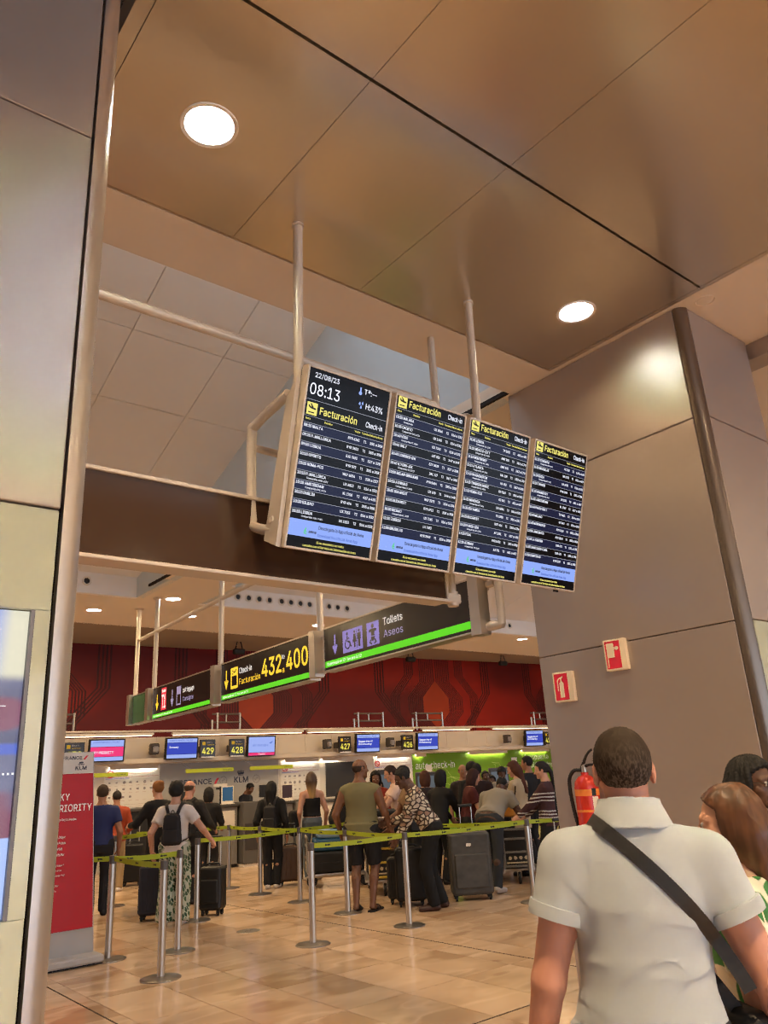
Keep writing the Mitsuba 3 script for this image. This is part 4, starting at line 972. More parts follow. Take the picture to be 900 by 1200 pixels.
# ---------------------------------------------------------------- queue barriers
BELT = mat('belt_lime', [0.33, 0.40, 0.015], 0.6)
PH = 0.915
post_pole = mikit.ply(lathe([[0, 0.02], [0.032, 0.02], [0.032, PH - 0.075], [0, PH - 0.075]], 20), STEEL, smooth=40)
post_head = mikit.ply(lathe([[0, PH - 0.075], [0.034, PH - 0.075], [0.034, PH - 0.005], [0.030, PH], [0, PH]], 20), mat('post_head', [0.09, 0.08, 0.075], 0.4), smooth=40)
post_base = mikit.ply(lathe([[0, 0], [0.17, 0], [0.17, 0.006], [0.155, 0.013], [0.05, 0.022], [0, 0.024]], 32), mat('post_base', [0.30, 0.27, 0.24], 0.25, 0.8), smooth=40)
posts = {}
def barrier(nm, x, y, label):
    k = thing('queue_post', label, 'barrier post')
    posts[nm] = (k, np.array([x, y, 0]))
    w = T().translate([x, y, 0])
    put(k, 'base', {**post_base, 'to_world': w}); put(k, 'pole', {**post_pole, 'to_world': w}); put(k, 'head', {**post_head, 'to_world': w})
def belt(a, b, za=0.885, zb=0.885, sag=0.015):
    k, p = posts[a]; q = posts[b][1] if isinstance(b, str) else np.array(b)
    d = q - p; L = np.hypot(d[0], d[1]); d = d / L; nrm = np.array([-d[1], d[0], 0])
    s = np.linspace(0.034, L - 0.034, 14)
    v = []
    for t in s:
        f = t / L
        zc = za + (zb - za) * f - sag * 4 * f * (1 - f)
        for o, e in ((-0.0012, -0.024), (0.0012, -0.024), (0.0012, 0.024), (-0.0012, 0.024)):
            v.append(p + d * t + nrm * o + np.array([0, 0, zc + e]))
    fs = [[0, 1, 2], [0, 2, 3]]
    for i in range(len(s) - 1):
        for j in range(4):
            a_, b_ = i * 4 + j, i * 4 + (j + 1) % 4
            fs += [[a_, b_, b_ + 4], [a_, b_ + 4, a_ + 4]]
    e = (len(s) - 1) * 4; fs += [[e, e + 2, e + 1], [e, e + 3, e + 2]]
    bk = part(k, 'belt', trimesh.Trimesh(np.array(v), fs, process=False), BELT, label='lime green retractable belt')
    ms = []
    n = max(2, int(L / 0.33))
    for i in range(n):
        t = (i + 0.5) / n * L; f = t / L
        zc = za + (zb - za) * f - sag * 4 * f * (1 - f)
        for side in (-1, 1):
            A = frame(p + d * t + nrm * 0.0014 * side + np.array([0, 0, zc]), -d * side if False else d * (-side), [0, 0, 1])
            ms += [shape2(A, circle(-0.02, 0.0, 0.011, 10), 0.0003, 0.0008), plate(A, -0.005, 0.030, -0.007, 0.007, 0.0003, 0.0008)]
    part(bk, 'marks', join(*ms), BLACK, kind='stuff')

# ---------------------------------------------------------------- people: implicit surfaces, meshed by surface nets
_C = np.array(list(np.ndindex(2, 2, 2)))
_E = [(a, b) for a in range(8) for b in range(a + 1, 8) if np.abs(_C[a] - _C[b]).sum() == 1]
def surfnets(fn, lo, hi, h):
    lo = np.asarray(lo, np.float32); n = np.ceil((np.asarray(hi) - lo) / h).astype(int) + 1
    B = 5                                                 # coarse pass: skip blocks far from the surface
    nb = -(-n // B)
    cb = np.stack(np.meshgrid(*[(np.arange(k, dtype=np.float32) * B + (B - 1) / 2) * h + lo[i] for i, k in enumerate(nb)], indexing='ij'), -1).reshape(-1, 3)
    fc = fn(cb).astype(np.float32)
    F = np.repeat(np.repeat(np.repeat(fc.reshape(nb), B, 0), B, 1), B, 2)[:n[0], :n[1], :n[2]].copy()
    near = np.abs(fc) < h * B * 0.87 * 1.5 + 0.012
    nr = np.repeat(np.repeat(np.repeat(near.reshape(nb), B, 0), B, 1), B, 2)[:n[0], :n[1], :n[2]]
    ii = np.argwhere(nr)
    F[nr] = fn(ii.astype(np.float32) * np.float32(h) + lo)
    S = F < 0
    c = [S[i:n[0] - 1 + i, j:n[1] - 1 + j, k:n[2] - 1 + k] for i, j, k in _C]
    cnt = sum(x.astype(np.int8) for x in c)
    act = (cnt > 0) & (cnt < 8)
    idx = np.argwhere(act)
    vals = np.stack([F[idx[:, 0] + i, idx[:, 1] + j, idx[:, 2] + k] for i, j, k in _C], 1)
    P = np.zeros((len(idx), 3)); N = np.zeros(len(idx))
    for a, b in _E:
        va, vb = vals[:, a], vals[:, b]
        m = (va < 0) != (vb < 0)
        t = np.where(m, va / np.where(m, va - vb, 1), 0)
        P += np.where(m[:, None], _C[a] + t[:, None] * (_C[b] - _C[a]), 0); N += m
    V = (idx + P / N[:, None]) * h + lo
    ids = -np.ones(act.shape, int); ids[act] = np.arange(len(idx))
    Q = []
    for ax in range(3):
        o = [(1, 2), (2, 0), (0, 1)][ax]
        sl = [slice(1, n[i] - 1) for i in range(3)]
        s0, s1 = list(sl), list(sl)
        s0[ax], s1[ax] = slice(0, n[ax] - 1), slice(1, n[ax])
        d = S[tuple(s0)].astype(np.int8) - S[tuple(s1)].astype(np.int8)
        e = np.argwhere(d != 0)
        sg = d[d != 0]
        e[:, o[0]] += 1; e[:, o[1]] += 1
        def at(da, db):
            q = e.copy(); q[:, o[0]] -= da; q[:, o[1]] -= db
            return ids[q[:, 0], q[:, 1], q[:, 2]]
        quad = np.stack([at(1, 1), at(0, 1), at(0, 0), at(1, 0)], 1)
        quad[sg < 0] = quad[sg < 0][:, ::-1]
        Q.append(quad)
    Q = np.vstack(Q); Q = Q[(Q >= 0).all(1)]
    m = trimesh.Trimesh(V, np.vstack([Q[:, [0, 1, 2]], Q[:, [0, 2, 3]]]), process=False)
    if len(m.faces) and m.volume < 0: m.invert()
    return m

def smin(a, b, k):
    h = np.clip(0.5 + 0.5 * (b - a) / k, 0, 1)
    return b + (a - b) * h - k * h * (1 - h)
def cap(p, a, b, ra, rb):
    a = np.asarray(a, np.float32); b = np.asarray(b, np.float32); ba = b - a
    t = np.clip(((p - a) @ ba) / max(float(ba @ ba), 1e-9), 0, 1)
    return np.linalg.norm(p - a - t[:, None] * ba, axis=1) - (ra + (rb - ra) * t)
def ell(p, c, r):
    q = (p - np.asarray(c, np.float32)) / np.asarray(r, np.float32)
    k = np.linalg.norm(q, axis=1)
    return (k - 1) * min(r) * 0.9
def rotx(a):
    c, s = math.cos(a), math.sin(a); return np.array([[1, 0, 0], [0, c, -s], [0, s, c]])
def rotz(a):
    c, s = math.cos(a), math.sin(a); return np.array([[c, -s, 0], [s, c, 0], [0, 0, 1]])
def roty(a):
    c, s = math.cos(a), math.sin(a); return np.array([[c, 0, s], [0, 1, 0], [-s, 0, c]])

def taubin(m, n=6):
    trimesh.smoothing.filter_taubin(m, lamb=0.5, nu=0.53, iterations=n); return m

# head template: centre of the skull at the origin, face towards +y
def head_sdf(p):
    d = ell(p, (0, -0.012, 0.028), (0.074, 0.096, 0.088))
    d = smin(d, ell(p, (0, 0.022, -0.045), (0.056, 0.066, 0.070)), 0.03)
    d = smin(d, cap(p, (-0.012, 0.070, -0.098), (0.012, 0.070, -0.098), 0.018, 0.018), 0.02)
    for s in (-1, 1):
        d = smin(d, cap(p, (s * 0.014, 0.083, 0.024), (s * 0.046, 0.066, 0.020), 0.010, 0.008), 0.015)
        d = -smin(-d, (np.linalg.norm(p - np.array([s * 0.031, 0.103, 0.002], np.float32), axis=1) - 0.019), 0.012)
        d = smin(d, ell(p, (s * 0.031, 0.078, 0.001), (0.014, 0.011, 0.010)), 0.004)
        d = smin(d, ell(p, (s * 0.048, 0.052, -0.028), (0.016, 0.018, 0.016)), 0.02)
        ear = ell(p, (s * 0.079, -0.010, -0.006), (0.010, 0.020, 0.032))
        ear = np.maximum(ear, -(np.linalg.norm((p - np.array([s * 0.092, -0.004, -0.004], np.float32)) / np.array([1, 1, 1.6], np.float32), axis=1) - 0.011))
        d = smin(d, ear, 0.008)
        d = smin(d, cap(p, (s * 0.010, 0.092, -0.034), (s * 0.010, 0.090, -0.034), 0.008, 0.008), 0.008)
    d = smin(d, cap(p, (0, 0.088, 0.010), (0, 0.108, -0.030), 0.007, 0.011), 0.010)
    d = smin(d, cap(p, (-0.018, 0.078, -0.060), (0.018, 0.078, -0.060), 0.008, 0.008), 0.008)
    d = smin(d, cap(p, (-0.015, 0.077, -0.071), (0.015, 0.077, -0.071), 0.008, 0.008), 0.006)
    d = smin(d, cap(p, (0, -0.018, -0.07), (0, -0.035, -0.19), 0.053, 0.058), 0.03)
    return d
HEAD = {q: taubin(surfnets(head_sdf, (-0.11, -0.13, -0.2), (0.11, 0.14, 0.14), q), 2) for q in (0.0042, 0.009)}

# hand templates: wrist at the origin, fingers towards -z, palm towards -x, thumb on +y (a right hand)
def hand_sdf(curl, spread=1.0):
    parts = []
    fl = [(0.030, 0.078, 0.0085), (0.010, 0.088, 0.009), (-0.010, 0.082, 0.0085), (-0.028, 0.064, 0.0075)]
    chains = []
    for y, L, r in fl:
        p = np.array([0.0, y * 1.0, -0.088 + abs(y) * 0.2]); a = curl * 0.35
        seg = []
        for k, f in enumerate((0.46, 0.30, 0.24)):
            q = p + L * f * np.array([-math.sin(a), y * 0.25 * spread * (1 if k == 0 else 0.3), -math.cos(a)])
            seg.append((p, q, r * (1 - 0.08 * k), r * (0.95 - 0.1 * k))); p = q; a += curl * 0.55
        chains.append(seg)
    t0 = np.array([-0.006, 0.026, -0.030]); t1 = t0 + np.array([-0.014, 0.026, -0.032]); t2 = t1 + np.array([-0.012, 0.006, -0.030]); t3 = t2 + np.array([-0.010, -0.003, -0.022])
    th_ = [(t0, t1, 0.014, 0.011), (t1, t2, 0.0105, 0.0095), (t2, t3, 0.0095, 0.0075)]
    def f(p):
        q = p - np.array([0, 0.0, -0.050], np.float32)
        b = np.abs(q) - np.array([0.008, 0.031, 0.040], np.float32)
        d = np.linalg.norm(np.maximum(b, 0), axis=1) + np.minimum(b.max(1), 0) - 0.008
        d = smin(d, cap(p, (0, 0, 0.03), (0, 0, -0.02), 0.029, 0.027) , 0.02)
        for s in th_: d = smin(d, cap(p, *s), 0.008)
        for c in chains:
            e = np.minimum.reduce([cap(p, *s) for s in c]); d = smin(d, e, 0.005)
        return d
    return f
HANDS = {}
for nm, cu in (('relaxed', 0.55), ('grip', 1.75)):
    HANDS[nm] = taubin(surfnets(hand_sdf(cu), (-0.09, -0.07, -0.21), (0.04, 0.09, 0.05), 0.0042), 2)

PROFILE = np.array([  # z, half width, half depth, y of the centre
    [0.84, 0.150, 0.095, -0.005], [0.93, 0.172, 0.120, -0.012], [1.00, 0.168, 0.115, -0.004], [1.08, 0.150, 0.105, 0.004], [1.17, 0.150, 0.106, 0.008],
    [1.27, 0.166, 0.116, 0.006], [1.34, 0.172, 0.112, 0.0], [1.39, 0.158, 0.096, -0.010], [1.425, 0.124, 0.078, -0.016], [1.46, 0.085, 0.064, -0.020], [1.51, 0.052, 0.052, -0.022]])
def torso_sdf(p, prof, infl):
    z = p[:, 2]
    a, b, y = (np.interp(z, prof[:, 0], prof[:, k]) for k in (1, 2, 3))
    a, b = a + infl, b + infl
    k = np.sqrt((p[:, 0] / a) ** 2 + ((p[:, 1] - y) / b) ** 2)
    d = (k - 1) * np.minimum(a, b) * 0.92
    return np.maximum(d, np.maximum(prof[0, 0] - infl - z, z - prof[-1, 0] - infl))

def ik(s, t, l1, l2, pole):
    s, t, pole = (np.asarray(v, float) for v in (s, t, pole))
    d = t - s; L = np.linalg.norm(d)
    if L > (l1 + l2) * 0.995: t = s + d / L * (l1 + l2) * 0.995; d = t - s; L = np.linalg.norm(d)
    a = (l1 * l1 - l2 * l2 + L * L) / (2 * L); hgt = math.sqrt(max(l1 * l1 - a * a, 0))
    u = d / L; n = pole - u * (pole @ u); n /= np.linalg.norm(n)
    return s + u * a + n * hgt, t

SKIN = {'light': mat('skin_light', [0.52, 0.27, 0.18], 0.5), 'pink': mat('skin_pink', [0.50, 0.235, 0.16], 0.5), 'tan': mat('skin_tan', [0.33, 0.15, 0.085], 0.5), 'dark': mat('skin_dark', [0.085, 0.038, 0.022], 0.45), 'brown': mat('skin_brown', [0.17, 0.075, 0.040], 0.45)}
EYEW = mat('eye_white', [0.42, 0.38, 0.34], 0.4); EYED = mat('eye_dark', [0.03, 0.018, 0.01], 0.2)
LIPS = mat('lips', [0.32, 0.10, 0.08], 0.4)

def person(label, x, y, az, S=1.68, skin='tan', lean=0.0, tilt=0.0, head=(0, 0), hands=None, grips=('relaxed', 'relaxed'), stance=0.10, feet=None, top=('plain', 0.6), sleeve='short', hem=0.93,
           bottom=None, legs='trousers', shoes='1a1614', hair=('short', '1c130d'), wide=1.0, belly=0.0, h=0.0135, headq=0.009, nohair=False, twist=0.0, elbow=None, sink=0.0, necklen=0.0):
    """front towards azimuth az. All lengths for a 1.75 m body, scaled to S. Returns a record of joints for whatever the person wears or holds."""
    k = thing('person', label, 'person')
    sc = S / 1.75
    W = turn(x, y, -sink, az, sc)
    prof = PROFILE.copy(); prof[:, 1:3] *= wide
    if belly: prof[2:6, 2] += belly; prof[2:6, 3] += belly * 0.5
    HP = np.array([0, -0.01, 0.95])
    RT = roty(tilt) @ rotx(-lean) @ rotz(twist)
    tor = lambda q: HP + RT @ (np.asarray(q, float) - HP)
    inv = lambda p: (p - HP.astype(np.float32)) @ RT.astype(np.float32) + HP.astype(np.float32)
    sw = 0.165 * wide + 0.012
    sh = [tor((s * sw, -0.012, 1.378)) for s in (-1, 1)]
    neck = tor((0, -0.022, 1.47))
    RH = rotz(head[0]) @ rotx(-head[1])
    hc = neck + RT @ np.array([0, 0.012, 0.045]) + RH @ np.array([0, 0.018, 0.125 - necklen])
    if hands is None: hands = (None, None)
    el, wr = [], []
    for i, s in enumerate((-1, 1)):
        t = hands[i]
        if t is None: t = tor((s * (sw + 0.085), 0.03, 0.86)) if lean < 0.3 else sh[i] + np.array([s * 0.05, 0.10, -0.54])
        pole = (elbow[i] if elbow and elbow[i] is not None else np.array([s * 0.45, -1.0, -0.25]))
        e, w = ik(sh[i], t, 0.300 , 0.262, pole)
        el.append(e); wr.append(w)
    hip = [np.array([s * 0.09 * wide, -0.01, 0.93]) for s in (-1, 1)]
    if feet is None: feet = ((-stance, 0.0), (stance, 0.03))
    kn, an = [], []
    for i, s in enumerate((-1, 1)):
        f = feet[i]; z = f[2] if len(f) > 2 else 0.085
        a = np.array([f[0], f[1] - 0.03, z]); e, a = ik(hip[i], a, 0.44, 0.43, np.array([s * 0.15, 1.0, 0]))
        kn.append(e); an.append(a)
    arm_r = 0.047 * (0.6 + 0.4 * wide)
    def body(p):
        d = torso_sdf(inv(p), prof, 0.0)
        d = smin(d, cap(p, tor((0, -0.022, 1.42)), hc + RH @ np.array([0, -0.025, -0.08]), 0.062, 0.054), 0.035)
        for i in range(2):
            d = smin(d, cap(p, sh[i], el[i], arm_r * 1.28, arm_r * 0.92), 0.03)
            d = smin(d, cap(p, tor(((2 * i - 1) * 0.05, -0.022, 1.435)), sh[i] + RT @ np.array([0, -0.006, 0.012]), 0.048, 0.046), 0.03)
            d = smin(d, cap(p, el[i], wr[i], arm_r * 0.95, 0.030), 0.015)
            d = smin(d, cap(p, hip[i], kn[i], 0.088 * wide, 0.058), 0.03)
            m = kn[i] * 0.68 + an[i] * 0.32 + np.array([0, -0.018, 0])
            d = smin(d, cap(p, kn[i], m, 0.055, 0.056), 0.02); d = smin(d, cap(p, m, an[i], 0.056, 0.036), 0.02)
            ft = np.array([0.03 * (1 if i else -1), 0.16, -an[i][2] + 0.022]) if an[i][2] < 0.12 else np.array([0, 0.12, -0.08])
            d = smin(d, cap(p, an[i] + np.array([0, -0.02, -0.035]), an[i] + ft, 0.034, 0.024), 0.025)
        return d
    allp = np.array(sh + el + wr + hip + kn + an + [neck, hc, tor((0, 0, 1.2))])
    lo, hi = allp.min(0) - 0.22, allp.max(0) + 0.22; lo[2] = -0.03
    hi[2] = neck[2] + 0.12
    hi[2] = max(hi[2], max(w[2] for w in wr) + 0.08)
    m = surfnets(body, lo, hi, h)
    ms = [m]
    A = np.eye(4); A[:3, :3] = RH; A[:3, 3] = hc
    ms.append(moved(HEAD[headq], M=A))
    for i, s in enumerate((-1, 1)):
        hm = HANDS[grips[i]].copy()
        if s < 0: hm.apply_transform(np.diag([-1, 1, 1, 1.0])); hm.invert()
        dz = -(wr[i] - el[i]); dz /= np.linalg.norm(dz)
        fw = np.array([0, 1.0, 0.25]) if abs(dz[1]) < 0.8 else np.array([-s * 0.5, 0, 1.0])
        fy = fw - dz * (fw @ dz); fy /= np.linalg.norm(fy)
        B = np.eye(4); B[:3, 0], B[:3, 1], B[:3, 2], B[:3, 3] = np.cross(fy, dz), fy, dz, wr[i] - dz * 0.012
        ms.append(moved(hm, M=B))
    try:
        u = m3.Manifold.batch_boolean([m3.Manifold(m3.Mesh(np.asarray(q.vertices, np.float32), np.asarray(q.faces, np.uint32))) for q in ms], m3.OpType.Add)
        g = u.to_mesh()
        full = trimesh.Trimesh(g.vert_properties[:, :3], g.tri_verts, process=False) if u.status() == m3.Error.NoError and len(g.tri_verts) > 100 else join(*ms)
    except Exception:
        full = join(*ms)
    put(k, 'body', {**mikit.ply(full, SKIN[skin], smooth=True), 'to_world': W})
    # eyes
    ey = [moved(trimesh.creation.icosphere(2, 0.0118), M=A @ trimesh.transformations.translation_matrix((s * 0.031, 0.0795, 0.002))) for s in (-1, 1)]
    ir = [moved(trimesh.creation.icosphere(2, 0.0065), M=A @ trimesh.transformations.translation_matrix((s * 0.031, 0.0865, 0.001))) for s in (-1, 1)]
    put(k, 'eyes', {**mikit.ply(join(*ey), EYEW, smooth=True), 'to_world': W}); put(k, 'irises', {**mikit.ply(join(*ir), EYED, smooth=True), 'to_world': W})
    R = dict(key=k, W=W, tor=tor, inv=inv, prof=prof, sh=sh, el=el, wr=wr, hip=hip, kn=kn, an=an, hc=hc, RH=RH, RT=RT, A=A, sc=sc, arm_r=arm_r, sw=sw, neck=neck, az=az, pos=(x, y))
    if top: R['shirt'] = shirt(R, top, sleeve, hem, h)
    if legs: trousers(R, bottom, legs, h)
    if shoes: footwear(R, shoes)
    if hair and not nohair: hairdo(R, hair[0], hair[1])
    return R

def folds(v, amp, seed=0, fx=9.0):
    n = meshkit.fbm(v * [fx, fx, 4.0] + seed * 7.3, 3, seed) - 0.5
    return n * amp

def cloth_mesh(fn, lo, hi, h, amp, seed):
    m = taubin(surfnets(fn, lo, hi, h), 3)
    m.vertices = np.array(m.vertices) + np.array(m.vertex_normals) * folds(np.array(m.vertices), amp, seed)[:, None]
    return m

_seed = [0]
def shirt(R, top, sleeve, hem, h, infl=0.016, amp=0.012):
    mt = top if isinstance(top, str) else col(*top)
    _seed[0] += 1
    sh, el, wr, inv, prof = R['sh'], R['el'], R['wr'], R['inv'], R['prof']
    frac = {'short': 0.56, 'polo': 0.47, 'cap': 0.35, 'none': 0.0, 'strapless': 0.0}.get(sleeve, 1.0)
    def f(p):
        q = inv(p)
        d = torso_sdf(q, prof, infl)
        z = q[:, 2]
        if hem < 0.93:      # hangs below the waist: keep the hip width
            a = prof[1, 1] + infl + 0.01
            k = np.sqrt((q[:, 0] / a) ** 2 + ((q[:, 1] + 0.008) / (prof[1, 2] + infl + 0.01)) ** 2)
            d = np.minimum(d, np.maximum((k - 1) * 0.11, np.abs(z - (hem + 0.98) / 2) - (0.98 - hem) / 2 - 0.02))
        if sleeve == 'none':
            d = smin(d, np.linalg.norm(np.stack([np.abs(q[:, 0]) - R['sw'] * 0.80, q[:, 1] + 0.012, z - 1.385], 1), axis=1) - 0.062, 0.04)
        for i in range(2):
            if sleeve != 'strapless': d = smin(d, cap(p, R['tor'](((2 * i - 1) * 0.05, -0.022, 1.432)), sh[i] + R['RT'] @ np.array([0, -0.006, 0.010]), 0.052 + infl, 0.046 + infl), 0.035)
            if frac > 0:
                e = sh[i] + (el[i] - sh[i]) * min(frac, 1) * (1.0 if frac < 1 else 1.0)
                ax = (el[i] - sh[i]) / np.linalg.norm(el[i] - sh[i])
                loose = 0.022 if sleeve in ('short', 'polo') else 0.014
                c = cap(p, sh[i] - ax * 0.005, el[i], R['arm_r'] * 1.28 + infl, R['arm_r'] * 1.05 + loose)
                if frac < 1: c = np.maximum(c, (p - e.astype(np.float32)) @ ax.astype(np.float32))
                d = smin(d, c, 0.035)
                if frac >= 1:
                    bx = (wr[i] - el[i]) / np.linalg.norm(wr[i] - el[i])
                    c = cap(p, el[i], wr[i], R['arm_r'] * 1.02 + 0.012, 0.042)
                    c = np.maximum(c, (p - (wr[i] - bx * 0.01).astype(np.float32)) @ bx.astype(np.float32))
                    d = smin(d, c, 0.02)
        d = np.maximum(d, hem - z)
        d = np.maximum(d, z - (1.478 if sleeve != 'strapless' else 1.33))
        return d
    P = np.array(sh + el + (wr if frac >= 1 else []) + [R['tor']((s * 0.3, t, z)) for s in (-1, 1) for t in (-0.2, 0.2) for z in (hem - 0.04, 1.5)])
    m = cloth_mesh(f, P.min(0) - 0.10, P.max(0) + 0.10, h, amp, _seed[0])
    put(R['key'], 'shirt' if sleeve != 'long' else 'top', {**mikit.ply(m, mt, smooth=50), 'to_world': R['W']})
    return f

def trousers(R, bottom, kind, h):
    mt = bottom if isinstance(bottom, str) else col(*bottom)
    hip, kn, an, prof = R['hip'], R['kn'], R['an'], R['prof']
    up = {'trousers': 0.015, 'wide': 0.03, 'shorts': 0.022, 'jeans': 0.010, 'leggings': 0.006}[kind]
    def f(p):
        d = torso_sdf(p, prof[:3], 0.012)
        d = np.maximum(d, p[:, 2] - 1.01)
        for i in range(2):
            d = smin(d, cap(p, hip[i], kn[i], prof[1, 1] * 0.52 + up, 0.060 + up * 1.2), 0.03)
            lo = cap(p, kn[i], an[i], 0.060 + up * 1.2, 0.046 + up * (1.9 if kind != 'wide' else 2.4))
            if kind == 'shorts':
                ax = (kn[i] - hip[i]) / np.linalg.norm(kn[i] - hip[i])
                d = np.maximum(d, np.where((p[:, 0] > 0) == (i == 1), (p - (kn[i] - ax * 0.02).astype(np.float32)) @ ax.astype(np.float32), -1))
            else:
                ax = (an[i] - kn[i]) / np.linalg.norm(an[i] - kn[i])
                d = smin(d, np.maximum(lo, (p - (an[i] + ax * 0.035).astype(np.float32)) @ ax.astype(np.float32)), 0.02)
        return d
    P = np.array(hip + kn + an + [(-0.2, -.15, 1.0), (0.2, .15, 1.0)])
    m = cloth_mesh(f, P.min(0) - 0.13, P.max(0) + 0.13, h, 0.010, _seed[0] + 50)
    if R['RT'][2, 2] < 0.8 or True:
        put(R['key'], 'shorts' if kind == 'shorts' else 'trousers', {**mikit.ply(m, mt, smooth=50), 'to_world': R['W']})

def footwear(R, shoes):
    c = shoes if isinstance(shoes, tuple) else (shoes, 0.5)
    for i in range(2):
        a = R['an'][i]; out = 0.03 * (1 if i else -1)
        flat = a[2] < 0.12
        def f(p):
            toe = np.array([out, 0.165, -a[2] + 0.030]) if flat else np.array([0, 0.12, -0.09])
            d = cap(p, a + np.array([0, -0.035, -0.045]), a + toe, 0.046, 0.036)
            d = smin(d, cap(p, a + np.array([0, -0.015, -0.03]), a + np.array([0, -0.01, 0.0]), 0.045, 0.043), 0.03)
            return np.maximum(d, 0.004 - p[:, 2]) if flat else d
        m = surfnets(f, a - [0.12, 0.14, 0.14], a + [0.12, 0.24, 0.06], 0.012)
        put(R['key'], 'shoe', {**mikit.ply(m, col(*c), smooth=50), 'to_world': R['W']})

def hairdo(R, kind, c):
    """hair as a shell round the skull in the head's frame"""
    mt = c if c.startswith('material_') else col(c, 0.78)
    def shell(p, t, back=-0.06):
        d = ell(p, (0, -0.014, 0.030), (0.076 + t, 0.098 + t, 0.090 + t))
        z = p[:, 2]
        line = np.where(z > 0.055, 0.034 + 1.25 * (z - 0.055), np.where(z > -0.014, 0.030, -0.024))
        return np.maximum(np.maximum(d, (p[:, 1] - line) * 0.7), back - z)
    lo, hi, q = np.array([-0.13, -0.16, -0.12]), np.array([0.13, 0.13, 0.17]), (0.0045 if kind == 'braids' else 0.008)
    if kind == 'short': f = lambda p: shell(p, 0.009)
    elif kind == 'crop': f = lambda p: shell(p, 0.005, -0.05)
    elif kind == 'afro': f = lambda p: shell(p, 0.026, -0.07)
    elif kind == 'bun':
        f = lambda p: np.minimum(shell(p, 0.010), np.linalg.norm(p - np.array([0, -0.10, 0.085], np.float32), axis=1) - 0.042)
    elif kind == 'tail':
        lo = np.array([-0.13, -0.22, -0.36])
        f = lambda p: np.minimum(smin(shell(p, 0.010, -0.07), cap(p, (0, -0.105, 0.03), (0, -0.135, -0.06), 0.03, 0.034), 0.02), cap(p, (0, -0.135, -0.06), (0, -0.115, -0.30), 0.034, 0.012))
    elif kind == 'bob':
        lo = np.array([-0.16, -0.18, -0.22])
        f = lambda p: np.minimum(shell(p, 0.020, -0.07), np.maximum(np.maximum(ell(p, (0, -0.03, -0.03), (0.105, 0.105, 0.17)), p[:, 1] - 0.012), 0.0 - ell(p, (0, 0.01, -0.05), (0.066, 0.085, 0.16))))
    elif kind == 'long':
        lo = np.array([-0.17, -0.2, -0.46])
        f = lambda p: np.minimum(shell(p, 0.013, -0.07), np.maximum(np.maximum(smin(ell(p, (0, -0.040, -0.01), (0.100, 0.098, 0.145)), cap(p * np.array([0.62, 1, 1], np.float32), (0, -0.085, -0.05), (0, -0.075, -0.40), 0.055, 0.032), 0.05), p[:, 1] - 0.030 + np.clip(-0.02 - p[:, 2], 0, 0.1) * 0.3), 0.0 - ell(p, (0, 0.04, -0.05), (0.062, 0.075, 0.13))))
    elif kind == 'braids':
        lo = np.array([-0.17, -0.2, -0.36])
        f = lambda p: np.minimum(shell(p, 0.016, -0.07), np.maximum(np.maximum(smin(ell(p, (0, -0.04, -0.01), (0.103, 0.098, 0.14)), cap(p * np.array([0.55, 1, 1], np.float32), (0, -0.075, -0.05), (0, -0.07, -0.30), 0.06, 0.045), 0.05), p[:, 1] - 0.028), 0.0 - ell(p, (0, 0.04, -0.05), (0.062, 0.075, 0.13))))
    elif kind == 'ring':
        f = lambda p: np.maximum(shell(p, 0.005, -0.05), p[:, 2] - 0.035)
    m = taubin(surfnets(f, lo, hi, q), 2)
    v = np.array(m.vertices)
    amp = {'afro': 0.012, 'braids': 0.002, 'long': 0.010, 'tail': 0.007, 'bob': 0.010}.get(kind, 0.004)
    fr = {'afro': [40, 40, 40], 'braids': [70, 60, 14]}.get(kind, [60, 60, 9])
    m.vertices = v + np.array(m.vertex_normals) * ((meshkit.fbm(v * fr, 3, 3) - 0.5) * amp)[:, None]
    if kind == 'braids':     # rows of plaits running back and down
        w = np.array(m.vertices); a_ = np.arctan2(w[:, 0], w[:, 1] + 0.03)
        g_ = np.abs(np.sin(a_ * 11)) * 0.006 + np.abs(np.sin(w[:, 2] * 190 + np.floor(a_ * 11 / np.pi) * 1.5)) * 0.0025
        m.vertices = w + np.array(m.vertex_normals) * g_[:, None]
    m.apply_transform(R['A'])
    put(R['key'], 'hair', {**mikit.ply(m, mt, smooth=True), 'to_world': R['W']})

def worn(R, name, mesh, bsdf, label, cat, smooth=40):
    """something carried: a thing of its own, placed with the person"""
    k = thing(name, label, cat)
    put(k, 'body', {**mikit.ply(mesh, bsdf, smooth=smooth), 'to_world': R['W']})
    return k

def on_surface(f, pts, direction, start, off=0.006):
    """walk from the start distance along the direction until the implicit surface f is met"""
    out = []
    for p in pts:
        q = np.array(p, np.float32) - np.array(direction, np.float32) * start
        ok = False
        for _ in range(160):
            d = float(f(q[None])[0])
            if d < off: ok = True; break
            q = q + np.array(direction, np.float32) * min(max(d * 0.6, 0.001), 0.03)
            if np.linalg.norm(q - p) > start + 0.05: break
        if ok: out.append(q)
        elif out: out.append(np.array([p[0], out[-1][1], p[2]]))
    return np.array(out)

